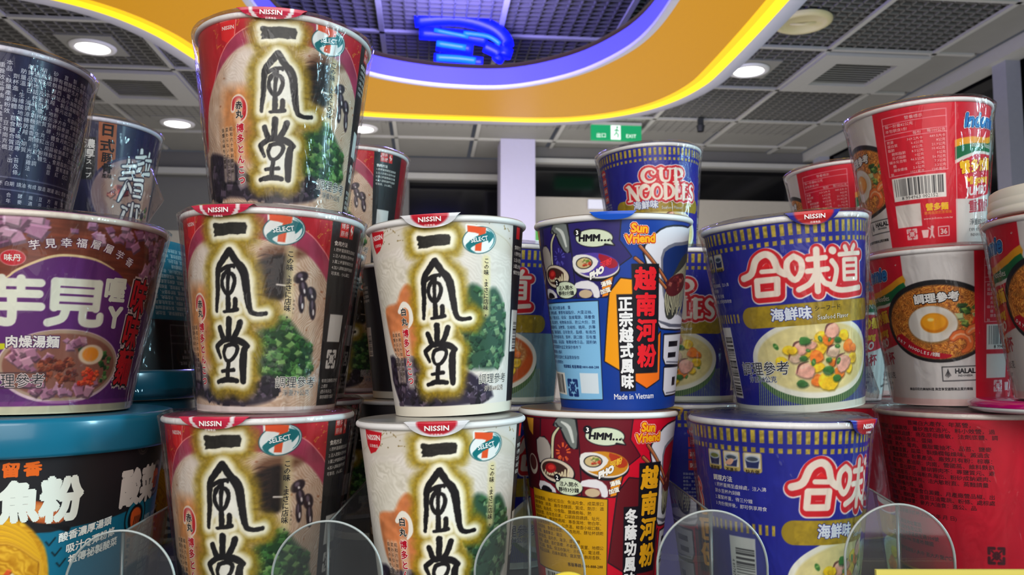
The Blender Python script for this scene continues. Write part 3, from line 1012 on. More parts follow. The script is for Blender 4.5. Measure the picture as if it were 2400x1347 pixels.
    A.ell(-15.4, 84.4, 12.9, 6.8, lid1, -6)
    A.poly([(-13, 90.6), (-4.5, 87), (-3.2, 83.4), (-7.4, 82), (-12, 85.8)], lid2, curve=2)
    A.poly([(-28, 89.4), (-20, 90.4), (-13.4, 86.4), (-19, 80.4), (-27.4, 81.4)], (234, 232, 226), curve=3)
    A.ell(-21.6, 85.6, 5.0, 3.4, ink, 4)
    A.ell(-21.6, 85.6, 4.4, 2.9, (206, 186, 140), 4)
    A.chunks([(-25, 84), (-22, 88), (-18, 87), (-18, 84)], 14, 1.0, [(180, 60, 40), (226, 196, 150), (110, 140, 60)], 61)
    A.text('comic_lettering', 'PHO', -14.6, 80.0, 4.4, (246, 244, 238), rot=28, bold=.09, out=[(.05, ink)], shear=.5)
    A.text('comic_lettering', '河粉', -9.4, 85.0, 3.6, (232, 190, 70) if red else (214, 60, 70), rot=24, bold=.05, shear=.5)
    A.poly([(-27.8, 74.4), (-20, 75.6), (-14.4, 72), (-13.6, 66), (-17, 66), (-18.6, 70.4), (-27.8, 71.4)], (232, 230, 232), curve=2)
    A.ell(-22, 68, 4.2, 2.4, (200, 180, 150))
    A.poly([(-12, 74.6), (-5.8, 77.4), (-8.2, 67), (-12, 66)], (226, 150, 40) if red else (236, 146, 40))
    A.text('comic_lettering', '湯麵', -9.6, 73.6, 3.0, (250, 244, 230), rot=16, bold=.05, out=[(.05, ink)])
    A.text('comic_lettering', '加蛋', -10.2, 69.4, 3.0, (250, 244, 230), rot=16, bold=.05, out=[(.05, ink)])
    # side faces of the title block
    A.poly([(-1.6, 76.2), (6, 75.2), (6.8, 41), (-3.0, 23.9), (-12.3, 29.1), (-7.9, 68.1)], ink, grow=.7)
    A.poly([(-1.6, 76.2), (6, 75.2), (6.8, 41), (-3.0, 23.9), (-12.3, 29.1), (-7.9, 68.1)], hexa)
    A.poly([(7.1, 24), (24.4, 45.1), (25.6, 17.6), (15.5, 13.0), (7.2, 17.5)], ink, grow=.7)
    A.poly([(7.1, 24), (24.4, 45.1), (25.6, 17.6), (15.5, 13.0), (7.2, 17.5)], hexb)
    # big white letter O bowl with noodles, then two block characters
    big = [(11.5, 90), (14.5, 97), (21, 103.4), (30, 106), (48, 106.4), (62, 104), (64, 48), (52, 46.4), (29, 47), (22.6, 50.4), (19, 68)]
    A.poly(big, ink, grow=1.0, curve=2)
    A.poly(big, (224, 224, 230), curve=2)
    A.poly([(22, 88), (27, 95), (40, 97.6), (62, 96), (62, 56), (44, 54.5), (31, 58), (25, 66)], (120, 122, 134), curve=2)
    A.poly([(23.6, 87), (28, 93.2), (40, 95.6), (62, 94), (62, 58), (44, 57), (32, 60), (26.4, 67)], (26, 50, 104) if not red else (150, 20, 40), curve=2)
    A.poly([(21, 52.4), (34, 49.6), (60, 49.2), (60, 47.6), (32, 47.8)], (96, 98, 112), curve=2)
    nd = [(27, 66), (32, 76), (42, 88), (52, 90), (54, 76), (46, 72), (42, 62), (36, 54), (29, 54)]
    A.poly(nd, (60, 62, 58), grow=.6, curve=3)
    for k in range(16):
        x = 27 + k * 1.6
        A.line([(x + 6, 86 - abs(k - 11) * .8), (x + 2, 74), (x, 64 - k % 3), (x + 3 - k * .4, 55 + (k % 4) * 1.6)], 1.15, (70, 66, 56), curve=5)
        A.line([(x + 6, 86 - abs(k - 11) * .8), (x + 2, 74), (x, 64 - k % 3), (x + 3 - k * .4, 55 + (k % 4) * 1.6)], .75, (206, 204, 172), curve=5)
    A.poly([(26, 72), (34, 78), (46, 79), (50, 73), (40, 67), (30, 66)], (84, 34, 36), curve=3)
    A.chunks([(28, 72), (36, 77), (46, 77), (40, 69)], 16, 1.8, [(120, 50, 48), (90, 36, 38), (150, 86, 76)], 62)
    for p in ([(9.0, 94.4), (27, 74.6)], [(6.4, 87.6), (27, 70.6)]):
        A.line(p, 2.4, ink)
        A.line(p, 1.6, (150, 84, 52))
        A.line([(p[0][0] + .3, p[0][1] + .3), (p[1][0] + .3, p[1][1] + .3)], .4, (206, 150, 104))
    for blk in ([(28, 43.2), (62, 43.4), (62, 24.6), (31, 26.2), (28.4, 30)], [(30, 24.0), (62, 23.4), (62, 7.6), (33, 7.8), (30.4, 11)]):
        A.poly(blk, ink, grow=1.0)
        A.poly(blk, (224, 224, 230))
        A.line([(blk[3][0] + 1, blk[3][1] + 1.2), (60, blk[2][1] + 1.2)], .9, (110, 112, 124))
    for q in ([(33, 38.6), (46, 38.6), (46, 37)], [(33, 32), (44, 32), (44, 30.6)]):
        A.rect(q[0][0], q[2][1] - .8, q[1][0], q[0][1] + .8, ink)
    A.rect(41, 13, 47, 18, ink)
    # lettering columns on black
    A.poly([(4.6, 84), (20.6, 84), (23.4, 22), (7, 22)], ink, grow=.4)
    for k, ch in enumerate('越南河粉'):
        A.text('title_lettering', ch, 12.5 + k * .8, 75.6 - k * 14.7, 13.6, ttl, bold=.045, lay=2, sx=.98)
    sub = '冬蔭功風味' if red else '正宗越式風味'
    top, pit = (54.5, 9.0) if red else (61.6, 8.9)
    A.poly([(-4.2, top + 5.6), (6, top + 5.6), (7.6, top - pit * (len(sub) - 1) - 5.6), (-3, top - pit * (len(sub) - 1) - 5.6)], ink)
    for k, ch in enumerate(sub):
        A.text('title_lettering', ch, .8 + k * .25, top - k * pit, 8.8, (242, 242, 240), bold=.045, lay=2, sx=.95)
    # maker's word mark
    for tx, x, y, sz in (('Sun', 8.6, 104.6, 6.8), ('Vriend', 9.2, 98.8, 6.6)):
        A.text('brand_logo', tx, x, y, sz, (240, 178, 40), bold=.05, rot=-3 if tx == 'Sun' else 2, out=[(.13, (246, 236, 214)), (.085, (196, 44, 30))], sx=.92)
    # facts panel
    i0 = 24 if red else 6
    P = [(-60, 62.9), (-14.8, 63.7), (-15.1, i0 + 1), (-66, i0 - 1)] if not red else [(-66, 67), (-13.8, 64.4), (-13.8, 20), (-68, 22)]
    A.poly(P, ink, grow=.5)
    A.poly(P, info)
    if red:
        dense(A, 'facts_text', 71, -65, -15.2, 61.8, 31, 2.35, 2.75, itx, .1)
        A.text('facts_text', '客服專線:0800-888-288', -16, 26.6, 2.3, itx, 'R', bold=.02)
        A.rect(-60, 4, -36, 21, (226, 224, 214))
        barcode(A, -60, 4, -36, 21, 8)
    else:
        dense(A, 'facts_text', 72, -63, -16.4, 60.4, 40, 2.3, 2.9, itx, .2)
        A.block('facts_text', ['可於保質期限內並正常保存條件下', '保質期為12個月', '請避免日光直射之高溫環境保存', '請小心使用開水'], -62, 37.0, 2.3, 3.0, itx)
        A.text('facts_text', '客服電話 客服專線:0800-888-288', -16.4, 25.6, 2.1, itx, 'R', bold=.02)
        barcode(A, -66, 8.4, -46.4, 21.6, 8)
        recycle_mark(A, -38.6, 13.0, 10.0, itx)
        A.rect(-31, 10.2, -17.4, 22, (220, 232, 238))
    A.text('origin_lettering', 'Made in Vietnam', 7, 8.6 if not red else 8.6, 4.6, (240, 240, 244), bold=.01, sx=.92)
    return A


def seafood_bowl(A, cx, seed, tomato=False):
    """photo of a bowl below the ribbon"""
    A.ell(cx, 27, 41, 23.5, (58, 92, 62))
    for k in range(60):
        A.line([(cx - 42 + k * 1.5, 2), (cx - 38 + k * 1.4, 24)], .5, (150, 170, 120))
    A.ell(cx, 30.5, 41, 22.8, (236, 236, 222))
    soup = (186, 92, 40) if tomato else (222, 212, 158)
    A.ell(cx, 30.6, 37.6, 19.6, soup, soft=1.4)
    w = A.win(cx - 37, 10, cx + 37, 50)
    d = A.ell_sd(w, cx, 30.6, 37, 19.0)
    A.put(w, np.clip(-d / 2, 0, 1) * .5, np.array(soup)[None, None] * (0.8 + 0.45 * fbm(A.U[w], A.V[w], 5, seed))[..., None])
    if tomato:
        A.strands([(cx - 34, 30), (cx - 20, 44), (cx + 16, 46), (cx + 32, 34), (cx + 10, 14), (cx - 20, 14)], (170, 110, 60), (226, 196, 140), 3, seed, ang=.6, soft=3)
    R = random.Random(seed)
    yel, org, pnk, crm = (244, 206, 58), (238, 136, 56), (226, 176, 158), (232, 204, 178)
    bits = []
    for c, L in ((yel, ((800, 930, 66), (615, 932, 40), (560, 1004, 40), (1005, 862, 44), (790, 1050, 48), (1080, 1012, 42), (832, 862, 44), (720, 960, 36), (940, 1010, 34), (1040, 1080, 36))),
                 (org, ((790, 985, 48), (882, 882, 42), (1046, 935, 50), (960, 1100, 46), (788, 1142, 46), (900, 1035, 28), (1090, 950, 30))),
                 (pnk, ((690, 922, 50), (912, 824, 54), (985, 1042, 66), (715, 1072, 62), (760, 905, 34))),
                 (crm, ((910, 962, 46), (650, 985, 42), (880, 1110, 36))),
                 (yel, ((862, 1150, 72), (640, 935, 30))),
                 ((62, 116, 56), ((722, 878, 40), (706, 990, 24), (872, 1080, 42), (932, 1136, 32), (682, 1156, 36), (876, 1012, 22), (950, 888, 26)))):
        for x, y, r in L:
            bits.append(((x - 800) / 11.2 - 1, 29 - (y - 1010) / 11.6, r / 10.6, c))
    for n, (x, y, s, c) in enumerate(bits):
        fl = .62 if c[0] < 100 else .84
        q = [(cx + x + s * r * R.uniform(.82, 1.12) * math.cos(t + n), y + s * fl * r * R.uniform(.82, 1.12) * math.sin(t + n)) for t, r in ((.2, 1), (1.2, .9), (2.2, 1.05), (3.3, .92), (4.3, 1), (5.4, .95))]
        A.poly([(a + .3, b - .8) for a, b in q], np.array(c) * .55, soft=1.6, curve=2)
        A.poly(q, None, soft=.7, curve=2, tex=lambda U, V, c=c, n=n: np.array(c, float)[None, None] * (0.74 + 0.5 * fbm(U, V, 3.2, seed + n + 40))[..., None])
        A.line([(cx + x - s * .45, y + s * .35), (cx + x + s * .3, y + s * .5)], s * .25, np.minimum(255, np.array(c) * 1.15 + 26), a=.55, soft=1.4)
        if c in (pnk, crm):
            A.line([(cx + x - s * .95, y - s * .2), (cx + x - s * .6, y + s * .6), (cx + x + s * .3, y + s * .85)], [.4, 1.2, .4], (84, 44, 50), a=.85, soft=.7, curve=4)
    for _ in range(7):
        x, y = R.uniform(-26, 26), R.uniform(15, 42)
        if (x / 30) ** 2 + ((y - 30) / 15) ** 2 < 1:
            s = R.uniform(1.2, 2.4)
            A.ell(cx + x, y, s, s * .6, (64, 118, 58), R.uniform(0, 180), soft=.7)
            A.ell(cx + x, y + .3, s * .5, s * .25, (126, 170, 96), R.uniform(0, 180), soft=.7)


def rounded_logo(A, dx):
    """three rounded white characters, red backing, thin white edge"""
    S = [
        ([(-38.4, 78.4), (-33.2, 80.6), (-29.6, 88.0), (-24.3, 90.8), (-20.4, 88.0), (-18.4, 81.4), (-14.8, 78.6)], 3.9, 4),
        ([(-27.2, 81.2), (-20.2, 81.0)], 2.6, 0),
        ([(-30.6, 76.2), (-19.4, 76.2), (-20.2, 68.2), (-31.2, 68.2), (-30.6, 76.2)], 3.5, 0),
        ([(-9.9, 88.0), (-13.4, 85), (-13.6, 79), (-10.2, 74.8), (-6.6, 79), (-6.4, 85), (-9.9, 88.0)], 3.3, 4),
        ([(2.0, 90.6), (1.6, 67.6)], 3.6, 0), ([(-2.6, 85.6), (6.8, 85.8)], 3.0, 0), ([(-3.4, 79.0), (7.8, 79.4)], 3.0, 0),
        ([(1.0, 77.6), (-2.4, 72.2), (-8.6, 69.2)], 3.2, 4), ([(2.5, 77.5), (5.6, 72.0), (10.4, 70.2)], 3.2, 4),
        ([(11.0, 89.6), (11.6, 89.3)], 4.2, 0),
        ([(10.6, 83.6), (13.4, 79), (11.6, 71.5), (9.8, 69.4), (16.6, 67.0), (32.6, 67.8)], 3.2, 4),
        ([(19.6, 91.0), (20.6, 89.2)], 3.0, 0), ([(27.0, 91.6), (25.6, 89.4)], 3.0, 0), ([(15.6, 87.0), (32.4, 87.4)], 2.6, 0),
        ([(18.6, 84.0), (29.2, 84.0), (29.2, 73.0), (18.6, 73.0), (18.6, 84.0)], 2.6, 0), ([(19, 80.4), (28.6, 80.4)], 2.0, 0), ([(19, 76.8), (28.6, 76.8)], 2.0, 0)]
    for grow, col, off in ((2.7, (238, 230, 224), (.5, -1.0)), (2.0, (192, 30, 42), (.4, -.9)), (1.5, (192, 30, 42), (0, 0)), (0, (238, 228, 212), (0, 0))):
        for P, wd, cv in S:
            A.line([(x + dx + off[0], y + off[1]) for x, y in P], wd, col, curve=cv, grow=grow)
    for P in ([(-24.3, 86), (-27, 83.4), (-21, 83.4)],):
        A.poly([(x + dx, y) for x, y in P], (214, 40, 44), soft=.6)


def english_logo(A, dx, col=(240, 232, 216)):
    """two lines of swelling serif capitals with curled terminals on a red cloud"""
    def arc(cx, cy, rx, ry, a0, a1, n=14):
        return [(cx + rx * math.cos(math.radians(a0 + (a1 - a0) * k / n)), cy + ry * math.sin(math.radians(a0 + (a1 - a0) * k / n))) for k in range(n + 1)]
    thick, thin = 3.2, 1.5
    S = []
    # CUP
    S.append((arc(-9, 81.8, 6.0, 6.0, 30, 325), [1.4, 1.5, 1.8, 2.2, 2.7, 3.1, 3.3, 3.3, 3.1, 2.8, 2.4, 2.0, 1.8, 1.6, 1.3]))
    S.append((arc(-5.6, 84.2, 1.6, 1.6, 20, -200), 1.2))
    S.append(([(1.0, 87.2), (1.0, 80.4), (2.6, 77.0), (6.0, 76.4), (8.4, 78.4), (9.0, 87.2)], [3.0, 3.0, 2.6, 1.8, 1.5, 1.5]))
    S.append(([(14.4, 87.2), (14.4, 75.6)], 3.0))
    S.append((arc(16.4, 83.6, 4.6, 3.8, 110, -140), [1.6, 1.8, 2.2, 2.6, 3.0, 3.0, 3.0, 2.6, 2.2, 1.8, 1.6, 1.4, 1.2, 1.2, 1.2]))
    for a, b, y in ((-1.4, 3.2, 87.2), (7, 11, 87.2), (12, 16.6, 87.6), (12, 17, 75.6)):
        S.append(([(a, y), (b, y)], 1.1))
    # NOODLES
    y0, y1 = 60.8, 73.6
    S += [([(-28, y0), (-28, y1)], 1.6), ([(-28.4, y1), (-20.4, y0)], thick), ([(-20.2, y0), (-20.2, y1)], 1.6)]
    for x, curl in ((-13.2, True), (-3.2, False)):
        S.append((arc(x, 67.2, 4.5, 6.4, 0, 360, 18), [1.7, 1.6, 1.5, 1.6, 2.2, 2.8, 3.1, 3.2, 3.2, 3.0, 2.4, 1.8, 1.5, 1.4, 1.6, 2.0, 2.2, 2.0, 1.7]))
        if curl:
            S.append((arc(x + .8, 70, 2.2, 2.0, 160, -120), 1.1))
    S += [([(4.4, y0), (4.4, y1)], thick), (arc(5.0, 67.2, 7.2, 6.4, 90, -90), [1.4, 1.6, 1.8, 2.2, 2.6, 2.9, 3.1, 3.1, 3.0, 2.8, 2.4, 2.0, 1.8, 1.6, 1.4])]
    S += [([(15.2, y0), (15.2, y1)], thick), ([(15.2, y0), (20.0, y0 + .2), (20.2, y0 + 3)], 1.4)]
    S += [([(23.2, y0), (23.2, y1)], thick), ([(23.2, y1), (27.6, y1)], 1.5), ([(23.2, 67.4), (26.8, 67.4)], 1.4), ([(23.2, y0), (28, y0 + .2), (28.2, y0 + 2.6)], 1.4)]
    S.append(([(36.4, 72.4), (33.6, 74.0), (31.2, 71.4), (32.4, 68.6), (35.4, 66.6), (36.8, 63.6), (34.6, 60.6), (31.0, 61.8)], [1.3, 1.7, 2.2, 2.8, 3.1, 2.6, 1.8, 1.3]))
    for a, b, y in ((-30, -26, y0), (-30.6, -27, y1), (-22, -18, y1), (2.2, 6, y0), (2.2, 6, y1), (13, 17.4, y1), (21, 25, y1)):
        S.append(([(a, y), (b, y)], 1.1))
    for grow, c in ((2.7, (238, 224, 220)), (2.0, (196, 36, 48)), (0.15, col)):
        for P, wd in S:
            A.line([(x + dx, y) for x, y in P], wd, c, grow=grow, curve=3 if len(P) > 3 and len(P) < 10 else 0)


def blue_cup_art(cone, english=True, tomato=False):
    A = Art(-86, 184, cone.h * 1000 - 2.6, 0.38, (30, 34, 132))
    w = A.win(-99, 0, 200, 120)
    A.put(w, np.clip(fbm(A.U, A.V, 9, 2) * 1.4 - .5, 0, 1) * .25, (52, 66, 170))
    rng = random.Random(2)
    gold = lambda U, V: np.array((178, 158, 72), float)[None, None] * (0.72 + 0.6 * fbm(U, V, 1.6, 17))[..., None]
    for k in range(65):
        x = -86 + k * 4.15
        A.poly([(x, 99.9), (x + 2.1, 99.9), (x + 2.15, 106.4), (x - .05, 106.4)], None, tex=gold)
        A.poly([(x, 95.0), (x + 2.1, 95.0), (x + 2.1, 97.5), (x, 97.5)], None, tex=gold)
    for k in range(12):
        x = -85 + k * 3.35
        A.poly([(x, 53), (x + 1.5, 53), (x + 1.5, 58.2), (x, 58.2)], None, tex=gold)
    ribbon = lambda U, V: np.array((158, 136, 42), float)[None, None] * (0.8 + 0.42 * fbm(U, V, 2.6, 19))[..., None]
    if tomato:
        A.rect(-46, 3, 86, 49, (120, 146, 154))
    for cx in (0, 134.3):
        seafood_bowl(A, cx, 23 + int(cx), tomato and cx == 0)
        A.line([(cx - 37.4, 55.4), (cx + 41, 55.4)], 12.4, (158, 136, 42))
        A.poly([(cx - 37.4, 49.3), (cx + 41, 49.3), (cx + 41, 61.5), (cx - 37.4, 61.5)], None, tex=ribbon)
        A.text('flavour_lettering', '蕃茄海鮮味' if tomato and cx == 0 else '海鮮味', cx - 14.0, 56, 7.6, (226, 232, 240), bold=.035, out=[(.05, (44, 60, 140))])
        A.text('flavour_lettering', 'シーフード', cx + 7.0, 57.9, 3.3, (40, 38, 30), bold=.01)
        A.text('flavour_lettering', 'Seafood Flavor', cx + 10.6, 53.0, 3.9, (250, 250, 240), out=[(.04, (40, 38, 30))], sx=.88)
        A.text('serving_lettering', '調理參考', cx - 34.8, 25.8, 8.4, (24, 24, 32), bold=.0, out=[(.04, (214, 216, 220))])
        A.text('serving_lettering', '淨重68公克', cx - 36.6, 19.6, 4.0, (40, 40, 52), out=[(.05, (196, 204, 226))])
    rounded_logo(A, 0)
    if english:
        english_logo(A, 134.3)
    # how-to pictures, directions and barcode on the side
    for x0, x1, t in ((-83.4, -73.6, 0), (-72.8, -62.6, 1), (-61.6, -51.8, 2)):
        A.line([(x0 + 1.4, 85.6), (x1 - 1.4, 85.6), (x1 - 1.4, 93.6), (x0 + 1.4, 93.6), (x0 + 1.4, 85.6)], 2.2, (196, 176, 110))
        A.rect(x0 + 1, 86.6, x1 - 1, 94.2, (228, 222, 206))
        c = (x0 + x1) / 2
        A.poly([(c - 3.6, 91.4), (c + 3.6, 91.4), (c + 2.8, 86.8), (c - 2.8, 86.8)], (36, 44, 90))
        A.ell(c, 91.4, 3.7, 1.7, (180, 190, 200))
        A.ell(c, 91.4, 2.8, 1.1, (110, 120, 60) if t == 0 else (70, 78, 90))
        if t == 1:
            A.poly([(c - 4, 88), (c - 1, 90.6), (c + 1.4, 90.2), (c - .6, 87.4)], (226, 178, 150), curve=3)
        A.text('directions_text', ('撕開蓋', '不燙手', '快方便')[t], c, 84.8, 2.3, (60, 48, 20), bold=.02, lay=1)
    A.text('directions_text', '調理方法', -80.6, 79.8, 3.2, NEARW, 'L', bold=.03)
    A.block('directions_text', ['1.把杯蓋揭至虛線處，注入沸', '滾水至杯內刻線', '2.蓋緊杯蓋，待三分鐘', '3.充份攪拌後，即可供享用食'], -80.2, 76.2, 2.35, 3.3, NEARW)
    barcode(A, -72.4, 8, -57, 50.6, 12, True, '4 897878 750022')
    A.rect(-67, 60, -59, 62, (200, 206, 226), a=.0)
    # red safety pictures beside the other face
    for y in (84.5, 76, 68):
        A.rect(70, y - 3.4, 79, y + 3.6, (196, 52, 54))
        A.text('directions_text', ('注意', '高溫', '防燙')[int((84.5 - y) / 8)], 74.5, y, 3.6, (244, 226, 220), bold=.02)
    A.ell(74.5, 92, 5, 3.6, (196, 40, 48))
    A.text('brand_logo', 'NISSIN', 74.5, 92, 2.7, NEARW, bold=.03)
    dense(A, 'directions_text', 33, 66, 84, 62, 34, 1.9, 2.6, (196, 202, 226), .3)
    A.rect(-99, -1, 200, 4.4, (218, 222, 208))
    return A


def fried_noodle_picture(A, cx, cy):
    """black bowl of fried noodles with egg, prawn and salad"""
    A.ell(cx, cy, 38, 28.4, (30, 28, 30))
    w = A.win(cx - 36, cy - 28, cx + 36, cy + 28)
    d = A.ell_sd(w, cx, cy - .6, 35, 25.4)
    k = 0.5 + 0.5 * np.sin((np.hypot(A.U[w] - cx + 8, A.V[w] - cy - 30) + (fbm(A.U[w], A.V[w], 7, 81) - .5) * 26) * 3.1)
    n = fbm(A.U[w], A.V[w], 2.4, 82)
    col = np.array((150, 82, 32))[None, None] * (1 - k[..., None]) + np.array((232, 164, 82))[None, None] * k[..., None]
    A.put(w, np.clip(.5 - d / 1.4, 0, 1), col * (0.72 + 0.6 * n)[..., None])
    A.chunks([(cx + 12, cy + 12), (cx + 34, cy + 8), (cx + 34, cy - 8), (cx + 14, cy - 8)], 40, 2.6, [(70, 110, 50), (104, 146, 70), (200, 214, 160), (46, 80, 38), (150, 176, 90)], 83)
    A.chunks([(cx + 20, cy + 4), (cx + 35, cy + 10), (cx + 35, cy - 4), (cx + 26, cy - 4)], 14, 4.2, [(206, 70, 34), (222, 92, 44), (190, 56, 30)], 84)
    A.ell(cx - 3.6, cy - 2.4, 16.6, 13.0, (150, 116, 70), soft=1.6)
    A.ell(cx - 3.8, cy - 1.8, 16, 12.4, (232, 230, 222), soft=.9)
    A.poly([(cx + 4, cy + 6), (cx + 10.8, cy - 1), (cx + 4, cy - 10), (cx + 1, cy - 2)], (214, 206, 190), soft=4, curve=3)
    A.ell(cx - 2.4, cy - 1.2, 8.8, 6.8, (206, 130, 22), soft=1)
    A.ell(cx - 2.6, cy - .4, 7.8, 5.6, (236, 168, 40), soft=1.4)
    A.ell(cx - 4.4, cy + 1.2, 2.0, 1.2, (252, 232, 150), soft=1.2)
    for t0, c0 in (((14, -12), (226, 122, 62)), ((24, -8), (232, 134, 74))):
        P = [(cx + t0[0] + 6 * math.cos(a), cy + t0[1] - 3 + 6 * math.sin(a)) for a in np.linspace(2.6, -1.4, 9)]
        A.line(P, [4, 5, 5.4, 5.4, 5, 4.4, 4, 3, 2], (150, 66, 34), grow=.5, soft=.8)
        A.line(P, [4, 5, 5.4, 5.4, 5, 4.4, 4, 3, 2], c0, soft=.8)
        A.line(P[:6], 1.2, (250, 206, 170), a=.8, soft=.8)
    return


def brand_block(A, u1):
    """red, gold and green word-mark block whose right edge is u1"""
    u0 = u1 - 60
    A.rect(u0, 36, u1, 114, (190, 18, 42))
    A.rect(u0, -1, u1, 36, (222, 216, 210))
    A.ell(u1 - 26, 92, 16, 13, (214, 56, 62), soft=14, a=.7)
    A.poly([(u0, 77), (u0 + 16, 80.5), (u0 + 34, 81), (u1 - 10, 86), (u1, 91), (u1, 83), (u1 - 14, 79), (u0 + 30, 76), (u0, 71)], (232, 168, 44), curve=2)
    A.poly([(u0, 72), (u0 + 20, 76), (u0 + 36, 77), (u1 - 10, 81), (u1, 86), (u1, 75.5), (u1 - 20, 71), (u0 + 20, 70), (u0, 62)], (20, 104, 62), curve=2)
    A.poly([(u0, 62.4), (u0 + 20, 70.2), (u1 - 20, 71.2), (u1, 75.6), (u1, 73.4), (u1 - 20, 69.2), (u0 + 20, 68), (u0, 59.8)], (226, 222, 214), curve=2)
    A.text('brand_logo', 'Indomie', u0 + 29, 93, 13.4, (44, 128, 190), bold=.03, rot=3, shear=.25, out=[(.075, (228, 236, 240)), (.045, (20, 60, 120))], sx=.86, lay=2)
    A.text('brand_logo', 'Instant Noodles', u0 + 31, 75.6, 5.4, (236, 238, 228), rot=2, sx=.88)
    A.text('brand_logo', '®', u1 - 4, 98.5, 2.4, (236, 220, 216))
    A.text('flavour_lettering', '營多炒麵', u0 + 24, 60.4, 9.6, (240, 196, 40), bold=.04, rot=8, sx=.95, out=[(.06, (160, 14, 34))])
    A.text('flavour_lettering', 'Mi goreng', u0 + 25, 50.6, 7.6, (240, 196, 40), bold=.05, rot=8, shear=.2, sx=.9)
    A.text('flavour_lettering', 'JUMBO', u0 + 24, 42.8, 8.2, (238, 226, 222), bold=.04, rot=8, shear=.25)
    A.poly([(u0, 30), (u0 + 20, 36.4), (u0 + 40, 40.6), (u1, 44), (u1, 30)], (222, 216, 210), curve=2)
    A.text('flavour_lettering', '重量杯', u0 + 28, 31.6, 9.6, (172, 44, 62), bold=.03, rot=6)
    A.text('flavour_lettering', '淨重82公克', u0 + 27, 20, 5.0, (40, 38, 40), rot=3)
    A.text('flavour_lettering', 'EXPORTED BY', u0 + 24, 14.4, 3.0, (60, 56, 58), rot=2)
    A.text('flavour_lettering', 'INDOFOOD', u0 + 24, 10.6, 3.0, (60, 56, 58), rot=2)


